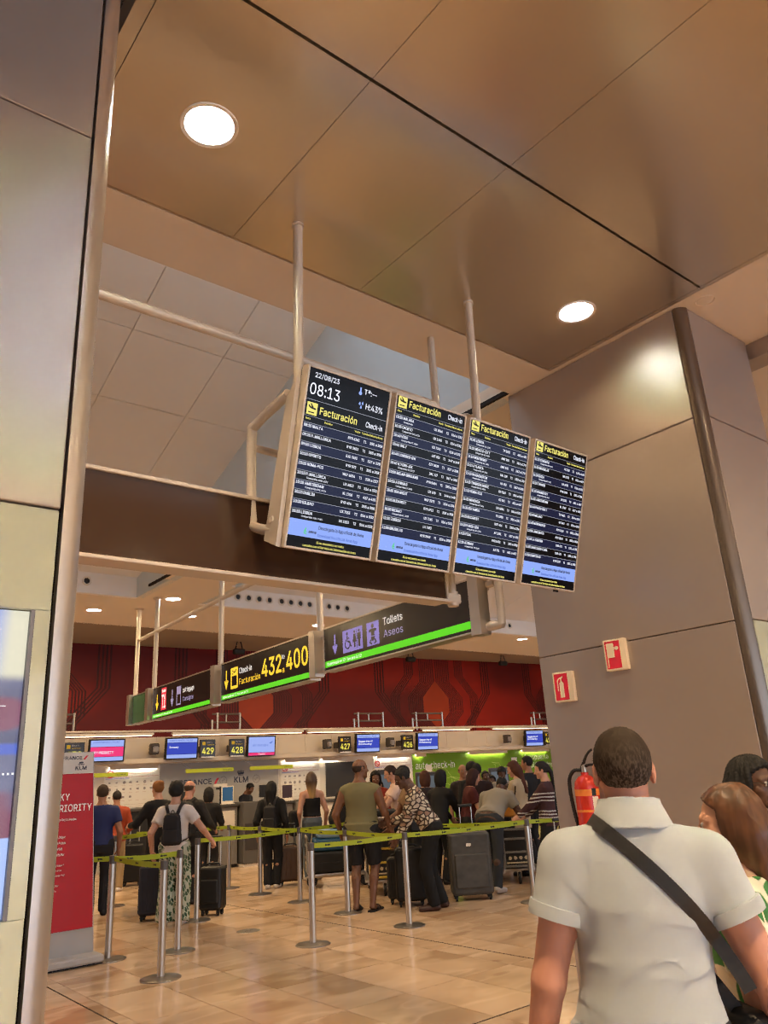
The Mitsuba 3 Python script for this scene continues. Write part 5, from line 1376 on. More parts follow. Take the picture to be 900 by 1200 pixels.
def ribbon(pts, width, nrm, t=0.003):
    p = np.asarray(pts, float); tg = np.gradient(p, axis=0); tg /= np.linalg.norm(tg, axis=1, keepdims=True)
    nrm = np.asarray(nrm, float)
    if nrm.ndim == 1: nrm = np.repeat(nrm[None], len(p), 0)
    side = np.cross(tg, nrm); side /= np.linalg.norm(side, axis=1, keepdims=True)
    n = np.cross(side, tg)
    v = np.vstack([[p[i] - side[i] * width / 2, p[i] + side[i] * width / 2, p[i] + side[i] * width / 2 + n[i] * t, p[i] - side[i] * width / 2 + n[i] * t] for i in range(len(p))])
    f = [[0, 2, 1], [0, 3, 2]]
    for i in range(len(p) - 1):
        for j in range(4):
            a, b = i * 4 + j, i * 4 + (j + 1) % 4
            f += [[a, b, b + 4], [a, b + 4, a + 4]]
    e = (len(p) - 1) * 4; f += [[e, e + 1, e + 2], [e, e + 2, e + 3]]
    return trimesh.Trimesh(v, f, process=False)

def backpack(R, c, label, w=0.30, hgt=0.42, d=0.14, z=1.20, strap=True, soft=0.06):
    k = thing('backpack', label, 'backpack')
    m = rbox(w, d, hgt, min(soft, d / 2 - 0.005), 16)
    v = np.array(m.vertices); v[:, 0] *= 1 - 0.28 * np.clip((v[:, 2] - hgt * 0.5) / (hgt * 0.5), 0, 1); m.vertices = v
    B = np.eye(4); B[:3, :3] = R['RT']; B[:3, 3] = R['tor']((0, -0.125 - d / 2, z - hgt / 2))
    put(k, 'bag', {**mikit.ply(moved(m, M=B), col(c, 0.7), smooth=40), 'to_world': R['W']})
    pk = rbox(w * 0.7, 0.04, hgt * 0.42, 0.018); 
    put(k, 'pocket', {**mikit.ply(moved(moved(pk, 0, -d / 2, hgt * 0.08), M=B), col(c, 0.6), smooth=40), 'to_world': R['W']})
    if strap:
        for s in (-1, 1):
            p = smoothline([R['tor'](q) for q in ((s * 0.06, -0.15, z + hgt * 0.48), (s * 0.095, -0.115, 1.455), (s * 0.115, -0.02, 1.492), (s * 0.115, 0.085, 1.43), (s * 0.12, 0.145, 1.30), (s * 0.16, 0.10, 1.12), (s * 0.18, -0.02, 1.05), (s * 0.13, -0.13, 1.02))], 6)
            ctr = R['tor']((0, 0, 1.3))
            put(k, 'strap', {**mikit.ply(ribbon(p, 0.045, p - ctr, 0.008), col(c, 0.7), smooth=40), 'to_world': R['W']})
        put(k, 'loop', {**mikit.ply(polytube(smoothline([R['tor'](q) for q in ((-0.03, -0.16, z + hgt * 0.47), (0, -0.165, z + hgt * 0.47 + 0.05), (0.03, -0.16, z + hgt * 0.47))], 5), 0.007, 8), col('6b6258', 0.6), smooth=40), 'to_world': R['W']})
    return k

# ---------------------------------------------------------------- posts and belts of the queue
for nm, x, y, lb in (('a', 3.075, 8.20, 'steel queue post beside the red totem'), ('b', 3.093, 7.02, 'nearest steel queue post on the left, in front of the leaf-print trousers'), ('c', 3.681, 7.98, 'steel queue post just behind the nearest left one'),
                     ('d', 4.45, 11.8, 'steel queue post in front of the man in the orange shirt'), ('e', 4.617, 9.513, 'steel queue post right of the woman in leaf-print trousers'), ('f', 6.304, 11.892, 'steel queue post before the grey desk, farthest of its row'),
                     ('g', 6.225, 10.788, 'steel queue post left of the girl in black'), ('h', 6.135, 9.586, 'steel queue post in front of the brown suitcase'), ('i', 4.671, 7.084, 'steel queue post standing alone in the middle of the floor'),
                     ('j', 5.962, 8.278, 'steel queue post in front of the man in the sleeveless shirt'), ('k', 5.839, 7.01, 'steel queue post left of the man in the patterned shirt'), ('l', 7.66, 6.86, 'steel queue post beside the big grey suitcase and the striped sweater'),
                     ('m', 5.25, 12.35, 'steel queue post behind the woman with the small backpack'), ('n', 1.9, 10.6, 'steel queue post hidden behind the left pillar'), ('o', 9.6, 6.4, 'steel queue post hidden behind the right pillar')):
    barrier(nm, x, y, lb)
for a_, b_ in (('a', 'c'), ('a', 'n'), ('n', 'm'), ('d', 'm'), ('e', 'h'), ('f', 'g'), ('g', 'h'), ('h', 'j'), ('i', 'k'), ('j', 'k'), ('k', 'l'), ('l', 'o')):
    belt(a_, b_)
belt('b', 'a', 0.875, 0.89); belt('h', (7.4, 9.9, 0), 0.885, 0.90); belt('f', (5.0, 12.5, 0)); belt('l', (7.0, 7.9, 0), 0.885, 0.885)
k = thing('floor_plate', 'small round grey metal plate set in the marble floor', 'floor plate')
part(k, 'disc', moved(lathe([[0, 0.004], [0.12, 0.004], [0.128, 0]], 30), 4.656, 8.327, 0), mat('floor_plate', [0.22, 0.19, 0.16], 0.4, 0.5)); part(k, 'slot', box(4.61, 4.70, 8.322, 8.332, 0.003, 0.0045), BLACK)

# ---------------------------------------------------------------- prints on clothes
def local(p, ox, oy):
    return p.x - ox, p.y - oy
def leaf_print(scale, bg, fg, fg2, seed):
    def f(p, n, uv):
        a = dr.abs(n.x) * 0 + p.x * 0.77 - p.y * 0.64     # coordinate across the picture
        w = noise(p.x * 3 + seed, p.y * 3, p.z * 3)
        u, v = (a + 0.25 * p.x) * scale + w * 1.2, p.z * scale * 0.62 + w * 0.8
        d1, d2, r = voronoi(u + 0.35 * v + seed, v)
        edge = d2 - d1
        stem = smoothstep(0.10, 0.20, edge)
        pick = smoothstep(0.16, 0.20, r)
        inner = smoothstep(0.62, 0.5, d1)
        return mix(bg, mix(fg, fg2, smoothstep(0.5, 0.9, r)), stem * inner * pick)
    return f
scene['material_leaf_trousers'] = {'type': 'twosided', 'inner': {'type': 'principled', 'base_color': proc(leaf_print(30.0, [0.42, 0.43, 0.32], [0.02, 0.055, 0.02], [0.045, 0.095, 0.035], 3.0)), 'roughness': 0.8}}
scene['material_leaf_blouse'] = {'type': 'twosided', 'inner': {'type': 'principled', 'base_color': proc(leaf_print(22.0, [0.74, 0.64, 0.50], [0.03, 0.15, 0.035], [0.05, 0.22, 0.05], 8.0)), 'roughness': 0.75}}
def shirt_print(p, n, uv):
    a = p.x * 0.77 - p.y * 0.64
    d1, d2, r = voronoi(a * 17 + p.z * 5 + noise(a * 9, p.z * 9, 1.0) * 1.6, p.z * 19 - a * 6)
    line = smoothstep(0.30, 0.14, d2 - d1)
    c = mix([0.52, 0.45, 0.36], [0.20, 0.09, 0.05], smoothstep(0.62, 0.66, r) * 0.8)
    c = mix(c, [0.035, 0.02, 0.015], line)
    dot = smoothstep(0.06, 0.05, dr.sqrt(dr.square(a - 0.51) + dr.square(p.z - 1.37)))
    return mix(c, [0.30, 0.03, 0.02], dot)
scene['material_patterned_shirt'] = {'type': 'twosided', 'inner': {'type': 'principled', 'base_color': proc(shirt_print), 'roughness': 0.75}}
def stripes(p, n, uv):
    z = p.z + 0.02 * noise(p.x * 6, p.y * 6, 1.0)
    def b(c, w): return smoothstep(w, w - 0.004, dr.abs(z - c))
    s = dr.clip(b(1.185, 0.011) + b(1.140, 0.011) + b(1.095, 0.011) + b(0.965, 0.010) + b(0.925, 0.010) + b(0.885, 0.010), 0, 1)
    return mix([0.045, 0.014, 0.016], [0.45, 0.42, 0.40], s)
scene['material_striped_sweater'] = {'type': 'twosided', 'inner': {'type': 'principled', 'base_color': proc(stripes), 'roughness': 0.85}}
scene['material_blonde'] = {'type': 'twosided', 'inner': {'type': 'principled', 'base_color': proc(lambda p, n, uv: mix([0.42, 0.25, 0.09], [0.06, 0.03, 0.015], smoothstep(1.30, 1.55, p.z + 0.05 * noise(p.x * 40, p.y * 40, 0.0)))), 'roughness': 0.5}}
scene['material_brown_hair'] = {'type': 'twosided', 'inner': {'type': 'principled', 'base_color': proc(lambda p, n, uv: mix([0.022, 0.008, 0.004], [0.11, 0.042, 0.017], fbm(p.x * 60, p.y * 60, p.z * 5, 2))), 'roughness': 0.38, 'specular': 0.5}}
scene['material_cropped_hair'] = {'type': 'twosided', 'inner': {'type': 'principled', 'base_color': proc(lambda p, n, uv: mix([0.020, 0.013, 0.009], [0.085, 0.065, 0.052], smoothstep(0.3, 0.75, fbm(p.x * 260, p.y * 260, p.z * 90, 2)) * smoothstep(1.575, 1.47, p.z + 0.06 * noise(p.x * 20, p.y * 20, 2.0)))), 'roughness': 0.8, 'specular': 0.2}}
def polo_bump(p, n, uv):
    a = p.x * 0.77 - p.y * 0.64
    f = fbm(a * 5 + p.z * 3.4, p.z * 7 - a * 4.5, 2.0, 3)
    r = dr.abs(noise(a * 9 - p.z * 9, a * 3 + p.z * 3.5, 1.0) - 0.5)
    r2 = dr.abs(noise(a * 5 + p.z * 10, a * 3 - p.z * 4.5, 6.0) - 0.5)
    low = smoothstep(1.30, 1.0, p.z)
    return 0.004 * f + 0.0035 * dr.exp(-r * 34.0) * (0.3 + low) + 0.004 * dr.exp(-r2 * 30.0) * low
scene['material_white_polo'] = {'type': 'twosided', 'inner': {'type': 'bumpmap', 'arbitrary': proc(polo_bump, eps=0.004), 'scale': 1.15, 'bsdf': {'type': 'principled', 'base_color': {'type': 'rgb', 'value': [0.40, 0.44, 0.475]}, 'roughness': 0.75, 'sheen': 0.2}}}

AWAY, LEFT, RIGHT, HERE = 50, 140, -40, 230

# ---------------------------------------------------------------- foreground people
R = person('man with cropped grey-brown hair in a white polo shirt seen from behind in the foreground', 1.797, 1.283, 42, S=1.60, skin='pink', lean=0.05, tilt=0.045, wide=1.05, belly=0.02, necklen=0.022, h=0.0085, headq=0.0042, sleeve=None, top=None, legs='trousers', bottom=('1d1f28', 0.7), head=(0.0, 0.02),
           hair=('crop', 'material_cropped_hair'), hands=((-0.315, 0.05, 0.84), (0.355, 0.10, 0.86)), elbow=(np.array([-0.25, -1, 0]), np.array([0.3, -1, 0])))
polo = shirt(R, 'material_white_polo', 'polo', 0.80, 0.0085, infl=0.018, amp=0.010)
# sleeve cuffs and collar of the polo
for i in range(2):
    ax = (R['el'][i] - R['sh'][i]) / np.linalg.norm(R['el'][i] - R['sh'][i]); e = R['sh'][i] + (R['el'][i] - R['sh'][i]) * 0.47
    rr = R['arm_r'] * 1.18 + 0.0215
    A = np.eye(4); z_ = ax; x_ = np.cross(z_, [0, 1, 0]); x_ /= np.linalg.norm(x_); A[:3, 0], A[:3, 1], A[:3, 2], A[:3, 3] = x_, np.cross(z_, x_), z_, e
    put(R['key'] + '__shirt', 'cuff', {**mikit.ply(moved(lathe([[rr - 0.008, 0.004], [rr + 0.004, 0.004], [rr + 0.006, -0.012], [rr + 0.006, -0.030], [rr - 0.004, -0.032], [rr - 0.008, 0.004]], 36), M=A), 'material_white_polo', smooth=50), 'to_world': R['W']})
def collar_sdf(p):
    q = R['inv'](p)
    z = q[:, 2]
    k = np.sqrt((q[:, 0] / 1.05) ** 2 + ((q[:, 1] + 0.010) / 1.0) ** 2)
    rad = 0.072 + np.clip(1.535 - z, 0, 1) * 0.45 + 0.004
    d = np.abs(k - rad) - 0.0055
    d = np.maximum(d, np.maximum(z - 1.545 + 0.06 * q[:, 1], 1.466 - z))
    return np.maximum(d, (q[:, 1] - 0.07))
c0 = R['tor']((0, 0, 1.48))
put(R['key'] + '__shirt', 'collar', {**mikit.ply(taubin(surfnets(collar_sdf, c0 - 0.16, c0 + 0.16, 0.006), 3), 'material_white_polo', smooth=50), 'to_world': R['W']})
k = thing('crossbody_bag', 'black crossbody bag whose strap runs over the back of the white polo shirt', 'bag')
fpolo = lambda p: np.minimum(polo(p), collar_sdf(p) - 0.002)
pl_ = [np.array([-0.11 + 0.35 * (1.45 * t - 0.45 * t * t), 0, 1.515 - 0.42 * t]) for t in np.linspace(0, 1.04, 23)]
sp = on_surface(fpolo, pl_, (0, 1, 0), 0.32, 0.004)
fr_ = on_surface(fpolo, [np.array([-0.115 + 0.35 * t, 0, 1.50 - 0.50 * t]) for t in np.linspace(0, 1, 14)], (0, -1, 0), 0.34, 0.004)
put(k, 'strap', {**mikit.ply(ribbon(smoothline(sp, 3), 0.036, np.array([0, -1, 0]), 0.004), BLACK, smooth=40), 'to_world': R['W']})
put(k, 'strap', {**mikit.ply(ribbon(smoothline(fr_, 3), 0.036, np.array([0, 1, 0]), 0.004), BLACK, smooth=40), 'to_world': R['W']})
put(k, 'bag', {**mikit.ply(moved(moved(rbox(0.08, 0.17, 0.16, 0.03), 0, 0, 0, 0.3), 0.245, 0.06, 0.86), col('0c0b0c', 0.6), smooth=40), 'to_world': R['W']})

R = person('woman with long reddish brown hair in a leaf-print blouse beside the man in white', 2.24, 1.23, 100, S=1.41, skin='light', head=(0.25, 0.05), wide=1.02, h=0.010, headq=0.0042, top='material_leaf_blouse', sleeve='short', hem=0.80, bottom=('2a2622', 0.8), hair=('long', 'material_brown_hair'))
R = person('woman with black braided hair and glasses near the right pillar', 3.41, 1.76, 246, S=1.48, skin='dark', head=(0.35, 0.05), wide=0.98, h=0.011, headq=0.0042, top=('1a1416', 0.8), sleeve='long', bottom=('191a20', 0.8), hair=('braids', '0b0908'))
Gf = []
for s in (-1, 1):
    Gf.append(moved(lathe([[0.0205, -0.0012], [0.0225, -0.0012], [0.0225, 0.0012], [0.0205, 0.0012], [0.0205, -0.0012]], 24), M=R['A'] @ np.array([[1, 0, 0, s * 0.031], [0, 0, 1, 0.1015], [0, -1, 0, 0.0], [0, 0, 0, 1.0]])))
    Gf.append(moved(tube([s * 0.054, 0.099, 0.004], [s * 0.080, -0.005, 0.008], 0.0016, 6), M=R['A']))
Gf.append(moved(tube([-0.009, 0.104, 0.004], [0.009, 0.104, 0.004], 0.0015, 6), M=R['A']))
k = thing('glasses', 'thin dark glasses worn by the woman with black braided hair', 'glasses')
put(k, 'frame', {**mikit.ply(join(*Gf), BLACK, smooth=40), 'to_world': R['W']})
scene['material_lens'] = {'type': 'thindielectric'}
put(k, 'lenses', {**mikit.ply(join(*[moved(lathe([[0, 0], [0.0208, 0]], 24), M=R['A'] @ np.array([[1, 0, 0, s * 0.031], [0, 0, 1, 0.1015], [0, -1, 0, 0.0], [0, 0, 0, 1.0]])) for s in (-1, 1)]), 'material_lens'), 'to_world': R['W']})

# ---------------------------------------------------------------- people in the queues
BLK = ('0f0e10', 0.8)
R = person('man in a dark blue polo shirt and dark trousers half hidden by the red totem', 3.99, 11.15, 75, S=1.60, skin='tan', wide=1.05, top=('101d52', 0.7), bottom=('15151c', 0.8), hair=('short', '3a2a1c'), shoes='0d0d0e')
R = person('man in an orange shirt and beige trousers standing at the black desk', 5.06, 13.45, 62, S=1.52, skin='tan', top=('9a3c1c', 0.7), sleeve='long', hem=0.86, bottom=('9a8160', 0.8), hair=('crop', '1c130e'), shoes='d8d0c8', head=(0.3, 0.1), hands=((-0.18, 0.28, 1.05), (0.2, 0.28, 1.02)))
R = person('woman in a white T-shirt and leaf-print trousers with a small black backpack', 4.30, 9.48, 52, S=1.57, skin='light', wide=1.02, top=('d8cdc4', 0.8), hem=0.88, bottom='material_leaf_trousers', legs='wide', hair=('afro', '0e0a09'), shoes='cfc6bb', hands=((-0.30, 0.0, 0.90), (0.46, 0.14, 0.99)), grips=('relaxed', 'grip'))
backpack(R, '131014', 'small black backpack on the woman in the white T-shirt', w=0.27, hgt=0.40, d=0.12, z=1.17)
R = person('woman with a fair hair bun and a dark jacket reaching to the left', 4.90, 11.35, 100, S=1.62, skin='light', lean=0.12, top=BLK, sleeve='long', bottom=BLK, hair=('bun', '7d4f26'), hands=((-0.25, 0.42, 1.12), None))
R = person('bald man in a dark coat carrying a large black bag on his back', 5.16, 10.95, 40, S=1.60, skin='pink', wide=1.1, top=('1b1714', 0.8), sleeve='long', hem=0.80, bottom=BLK, hair=('ring', '4a3524'), head=(-0.1, 0.15), hands=(None, (0.30, 0.30, 1.02)))
backpack(R, '100f10', 'large black travel bag on the back of the bald man', w=0.40, hgt=0.50, d=0.20, z=1.20)
R = person('woman with dark hair and a black jacket at the grey desk', 6.42, 12.85, 48, S=1.48, skin='tan', top=BLK, sleeve='long', hem=0.85, bottom=BLK, hair=('bob', '0d0a09'), hands=((-0.15, 0.3, 1.05), (0.2, 0.3, 1.0)))
R = person('clerk in a dark polo shirt bent over the desk', 8.82, 16.02, 300, S=1.56, skin='brown', lean=0.22, top=('121420', 0.8), bottom=BLK, hair=('short', '0a0808'), head=(0, 0.6), hands=((-0.1, 0.30, 0.95), (0.25, 0.35, 0.92)))
R = person('girl with long black hair all in black beside the brown suitcase', 6.66, 11.18, 48, S=1.52, skin='tan', top=('0c0b0d', 0.85), sleeve='long', hem=0.84, bottom=('0d0d11', 0.85), hair=('long', '0a0808'), shoes='c9c2ba', stance=0.07)
backpack(R, '161315', 'black backpack on the girl with long black hair', w=0.27, hgt=0.42, d=0.12, z=1.15)
R = person('blonde woman in a black strapless top and pale jeans', 7.55, 11.40, 72, S=1.63, skin='light', wide=0.92, top=('0b0a0c', 0.8), sleeve='strapless', hem=1.02, bottom=('5f6a72', 0.85), legs='jeans', hair=('long', 'material_blonde'), head=(-0.25, 0.05), shoes='b8b0a8')
worn(R, 'shoulder_jacket', moved(rbox(0.16, 0.2, 0.42, 0.06), -0.33, 0.02, 0.72), col('0d0c0e', 0.8), 'black jacket hanging over the arm of the blonde woman', 'jacket')
R = person('tall man with a shaved head in a sleeveless olive shirt and dark shorts', 6.16, 8.20, 33, S=1.72, skin='brown', wide=1.22, top=('6f6a4c', 0.85), sleeve='none', hem=0.80, bottom=('121318', 0.8), legs='shorts', hair=('ring', '2a1c14'), shoes=None, head=(-0.75, 0.0), hands=((-0.33, 0.10, 0.90), (0.36, 0.12, 0.86)))
for i in range(2):
    a = R['an'][i]; o = 0.03 * (1 if i else -1)
    kk = thing('sandal', 'dark sandal on the %s foot of the man in dark shorts' % ('left', 'right')[i], 'sandal')
    import shapely
    so = trimesh.creation.extrude_polygon(shapely.LineString([(a[0], a[1] - 0.05), (a[0] + o, a[1] + 0.175)]).buffer(0.047), 0.018, engine='earcut')
    put(kk, 'sole', {**mikit.ply(so, col('15100e', 0.7)), 'to_world': R['W']})
    for t_ in (0.05, 0.11):
        put(kk, 'strap', {**mikit.ply(polytube(smoothline([[a[0] - 0.05 + o * t_ * 5, a[1] + t_, 0.02], [a[0] + o * t_ * 5, a[1] + t_ + 0.01, 0.083 - t_ * 0.25], [a[0] + 0.05 + o * t_ * 5, a[1] + t_, 0.02]], 6), 0.011, 8), col('15100e', 0.7), smooth=40), 'to_world': R['W']})
R = person('woman in an orange red top holding a phone behind the man in the sleeveless shirt', 8.20, 10.49, 222, S=1.59, skin='brown', wide=0.95, top=('8e2a14', 0.75), sleeve='long', bottom=BLK, hair=('bob', '0f0a09'), hands=((-0.10, 0.26, 1.22), (0.12, 0.25, 1.24)), head=(0.2, 0.25))
R = person('man in a pale pink shirt with short brown hair reaching over a trolley', 8.12, 9.78, 148, S=1.67, skin='light', wide=1.06, lean=0.18, top=('d9bcae', 0.75), bottom=('2b2a2c', 0.8), hair=('short', '2b180e'), head=(0.0, 0.35), hands=((-0.22, 0.50, 0.95), (0.20, 0.52, 0.98)), grips=('grip', 'grip'))
R = person('person in a turquoise top at the kiosk behind the pale pink shirt', 8.70, 10.55, 150, S=1.46, skin='light', top=('3f8f9c', 0.75), bottom=BLK, hair=('bob', '20140d'))
R = person('woman with a fair face far behind the orange top and the pale pink shirt', 8.62, 10.95, 228, S=1.44, skin='light', top=('6b5a52', 0.8), bottom=BLK, hair=('bob', '1a110c'))
R = person('man with black hair in a tan T-shirt with a black strap across', 7.20, 8.36, 158, S=1.64, skin='brown', wide=1.08, lean=0.20, top=('7d6247', 0.8), bottom=('1c1a1a', 0.8), hair=('short', '0a0807'), head=(-0.3, 0.4), hands=((-0.2, 0.42, 0.95), (0.2, 0.42, 0.98)))
k = thing('strap_bag', 'black strap bag across the tan T-shirt', 'bag')
put(k, 'strap', {**mikit.ply(ribbon(smoothline(on_surface(R['shirt'], [np.array([-0.17 + 0.02 * j, 0, 1.28 + 0.008 * j]) for j in range(2, 22)], (0.6, 0.8, 0) if False else (0, 1, 0), 0.3, 0.006) @ np.eye(3), 2), 0.03, np.array([0, -1, 0]), 0.004), BLACK, smooth=40), 'to_world': R['W']})
put(k, 'bag', {**mikit.ply(moved(rbox(0.10, 0.22, 0.16, 0.03), -0.26, 0.10, 0.86), col('0c0b0c', 0.6), smooth=40), 'to_world': R['W']})
R = person('man in a white patterned shirt and black trousers bending over the luggage', 6.70, 7.53, 142, S=1.66, skin='dark', wide=1.10, lean=0.50, top='material_patterned_shirt', sleeve='long', hem=0.95, bottom=('08080a', 0.85), hair=('crop', '0c0908'), shoes='3a1f14', head=(0.1, 0.45), hands=((-0.06, 0.50, 0.72), (0.16, 0.56, 1.02)), grips=('relaxed', 'grip'), feet=((-0.10, 0.06), (0.11, -0.06)))
worn(R, 'paper', moved(box(-0.07, 0.07, -0.05, 0.05, -0.004, 0.004), M=np.array([[0.9, 0, 0.43, 0.15], [0, 1, 0, 0.62], [-0.43, 0, 0.9, 1.06], [0, 0, 0, 1.0]])), WHITE, 'folded white paper in the hand of the man in the patterned shirt', 'paper', smooth=False)
R = person('woman with brown hair behind the man in the patterned shirt', 8.80, 9.96, 60, S=1.54, skin='light', top=('2a2020', 0.8), sleeve='long', bottom=BLK, hair=('bob', '4a2814'))
R = person('person with black hair and black jacket leaning right before the green wall', 8.20, 9.05, 10, S=1.56, skin='tan', lean=0.30, top=BLK, sleeve='long', hem=0.85, bottom=BLK, hair=('bob', '0a0808'), hands=((-0.1, 0.5, 0.95), (0.15, 0.5, 0.95)))
R = person('man in a grey T-shirt and dark jeans bending over a trolley', 8.10, 7.90, 20, S=1.66, skin='dark', wide=1.12, lean=0.92, top=('8d8577', 0.8), hem=0.92, bottom=('2b2e33', 0.85), legs='jeans', hair=('crop', '0a0807'), shoes='b5aaa0', head=(0, 0.9), hands=((-0.2, 0.62, 0.95), (0.28, 0.60, 0.90)), feet=((-0.10, 0.22), (0.14, -0.22)))
R = person('woman with dark red hair in a maroon top leaning on a trolley', 8.50, 8.75, 330, S=1.54, skin='light', lean=0.25, top=('4a1312', 0.8), bottom=BLK, hair=('bob', '2e0d0a'), hands=((-0.2, 0.4, 0.95), (0.2, 0.4, 0.95)), head=(0.2, 0.3))
R = person('bald man with a ruddy head far back before the green wall', 9.90, 10.20, 235, S=1.62, skin='tan', top=('2a2224', 0.8), bottom=BLK, hair=('ring', '3a2a1e'))
R = person('tall black-haired man in a black jacket, rear one of two before the green wall', 9.72, 9.80, 60, S=1.64, skin='tan', top=BLK, sleeve='long', bottom=BLK, hair=('afro', '090808'))
R = person('black-haired man in a dark maroon top, front one of two before the green wall', 9.34, 9.30, 50, S=1.61, skin='tan', top=('230c0c', 0.8), sleeve='long', bottom=BLK, hair=('short', '080707'))
R = person('person with dark skin and black clothes far back, right of the two dark-haired men', 10.35, 10.1, 240, S=1.49, skin='dark', top=BLK, sleeve='long', bottom=BLK, hair=('short', '0a0808'))
R = person('short person in dark clothes far back, left of the man looking at a phone', 10.76, 10.36, 240, S=1.40, skin='dark', top=('2c2a22', 0.8), bottom=BLK, hair=('afro', '0a0808'))
R = person('man with dark skin in a pale shirt looking down at a phone', 10.10, 9.47, 222, S=1.57, skin='dark', top=('8f877c', 0.8), sleeve='long', bottom=BLK, hair=('short', '090707'), head=(0.0, 0.6), hands=((-0.08, 0.28, 1.20), (0.10, 0.28, 1.18)))
R = person('woman with long brown hair in a cream coat with an orange handbag', 9.48, 8.59, 105, S=1.61, skin='light', wide=1.0, top=('b5a283', 0.8), sleeve='long', hem=0.70, bottom=BLK, hair=('long', '4a2413'), hands=((-0.10, 0.28, 1.20), (0.14, 0.26, 1.15)), head=(0.35, 0.3))
k = thing('handbag', 'orange leather handbag at the side of the woman in the cream coat', 'handbag')
ob = rbox(0.12, 0.28, 0.24, 0.035); ob.vertices = np.array(ob.vertices) * [1, 1, 1] ; 
put(k, 'bag', {**mikit.ply(moved(ob, -0.285, 0.06, 0.90), mat('orange_leather', [0.50, 0.20, 0.03], 0.45), smooth=40), 'to_world': R['W']})
put(k, 'strap', {**mikit.ply(polytube(smoothline([[-0.285, 0.18, 1.12], [-0.24, 0.10, 1.32], [-0.16, 0.0, 1.462], [-0.22, -0.07, 1.36], [-0.285, -0.06, 1.12]], 6), 0.012, 8), col('2a1a10', 0.6), smooth=40), 'to_world': R['W']})
R = person('man with dark hair in a dark suit before the right end of the green wall', 10.72, 9.44, 95, S=1.69, skin='tan', top=('0f0f13', 0.8), sleeve='long', hem=0.82, bottom=BLK, hair=('short', '100b08'), head=(0.3, 0.0))
R = person('woman with a dark ponytail in a maroon sweater with white stripes', 8.48, 7.20, 118, S=1.57, skin='light', top='material_striped_sweater', sleeve='long', hem=0.86, bottom=BLK, hair=('tail', '140c0a'), hands=((-0.16, 0.42, 1.00), (0.16, 0.42, 0.96)), head=(0.25, 0.15), grips=('grip', 'grip'))
R = person('person with dark hair at the right pillar edge behind the striped sweater', 9.35, 7.55, 60, S=1.52, skin='tan', top=BLK, sleeve='long', bottom=BLK, hair=('short', '0b0908'))

# ---------------------------------------------------------------- luggage
def wheels(k, W, w, d, r=0.026):
    ms = []
    for sx in (-1, 1):
        for sy in (-1, 1):
            x, y = sx * (w / 2 - 0.05), sy * (d / 2 - 0.05)
            put(k, 'wheel', {**mikit.ply(join(moved(lathe([[0, -0.012], [r, -0.012], [r, 0.012], [0, 0.012]], 16), M=np.array([[0, 0, 1, x], [1, 0, 0, y], [0, 1, 0, r], [0, 0, 0, 1.0]])), box(x - 0.02, x + 0.02, y - 0.012, y + 0.012, r, r + 0.05)), BLACK, smooth=40), 'to_world': W})
def suitcase(x, y, az, w, d, hgt, c, label, handle=0.0, ribs=0, tag=None, rough=0.5, pocket=False):
    k = thing('suitcase', label, 'suitcase')
    W = turn(x, y, 0, az)
    z0 = 0.06
    m = rbox(w, d, hgt, 0.045, 16); m.apply_translation((0, 0, z0))
    bm = c if c.startswith('material_') else col(c, rough)
    put(k, 'shell', {**mikit.ply(m, bm, smooth=40), 'to_world': W})
    if ribs:
        rb = [box(-w / 2 + 0.05 + i * (w - 0.1) / (ribs - 1) - 0.007, -w / 2 + 0.05 + i * (w - 0.1) / (ribs - 1) + 0.007, s * d / 2 - 0.004, s * d / 2 + 0.004, z0 + 0.06, z0 + hgt - 0.06, 0.003) for i in range(ribs) for s in (-1, 1)]
        put(k, 'ribs', {**mikit.ply(join(*rb), bm), 'to_world': W}, kind='stuff')
    put(k, 'seam', {**mikit.ply(join(box(-w / 2 - 0.002, w / 2 + 0.002, -0.008, 0.008, z0 + 0.04, z0 + hgt - 0.04), box(-w / 2 + 0.04, w / 2 - 0.04, -0.008, 0.008, z0 + hgt - 0.02, z0 + hgt + 0.002)), col('0c0b0b', 0.6)), 'to_world': W})
    if pocket: put(k, 'pocket', {**mikit.ply(moved(rbox(w * 0.8, 0.05, hgt * 0.55, 0.022), 0, -d / 2, z0 + 0.08), bm, smooth=40), 'to_world': W})
    put(k, 'carry_grip', {**mikit.ply(polytube(smoothline([[-0.09, 0, z0 + hgt - 0.005], [-0.07, 0, z0 + hgt + 0.025], [0.07, 0, z0 + hgt + 0.025], [0.09, 0, z0 + hgt - 0.005]], 5), 0.011, 8), BLACK, smooth=40), 'to_world': W})
    if handle:
        p = put(k, 'pull_handle', {**mikit.ply(join(tube([-0.075, d * 0.3, z0 + hgt - 0.02], [-0.075, d * 0.3, z0 + hgt + handle], 0.009, 8), tube([0.075, d * 0.3, z0 + hgt - 0.02], [0.075, d * 0.3, z0 + hgt + handle], 0.009, 8)), STEEL, smooth=40), 'to_world': W})
        put(p, 'grip', {**mikit.ply(moved(rbox(0.19, 0.035, 0.04, 0.014), 0, d * 0.3, z0 + hgt + handle - 0.01), BLACK, smooth=40), 'to_world': W})
    if tag: put(k, 'tag', {**mikit.ply(box(tag[0] - 0.03, tag[0] + 0.03, -d / 2 - 0.006, -d / 2 + 0.002, tag[1], tag[1] + 0.035), WHITE), 'to_world': W})
    wheels(k, W, w, d)
    return k
def grey_shell(p, n, uv):
    return mix([0.040, 0.038, 0.034], [0.085, 0.080, 0.072], fbm(p.x * 14, p.y * 14, p.z * 14, 3))
scene['material_scuffed_grey'] = {'type': 'twosided', 'inner': {'type': 'principled', 'base_color': proc(grey_shell), 'roughness': 0.5}}
suitcase(4.30, 10.10, 55, 0.30, 0.24, 0.56, '141a2c', 'dark blue upright suitcase left of the leaf-print trousers', ribs=4)
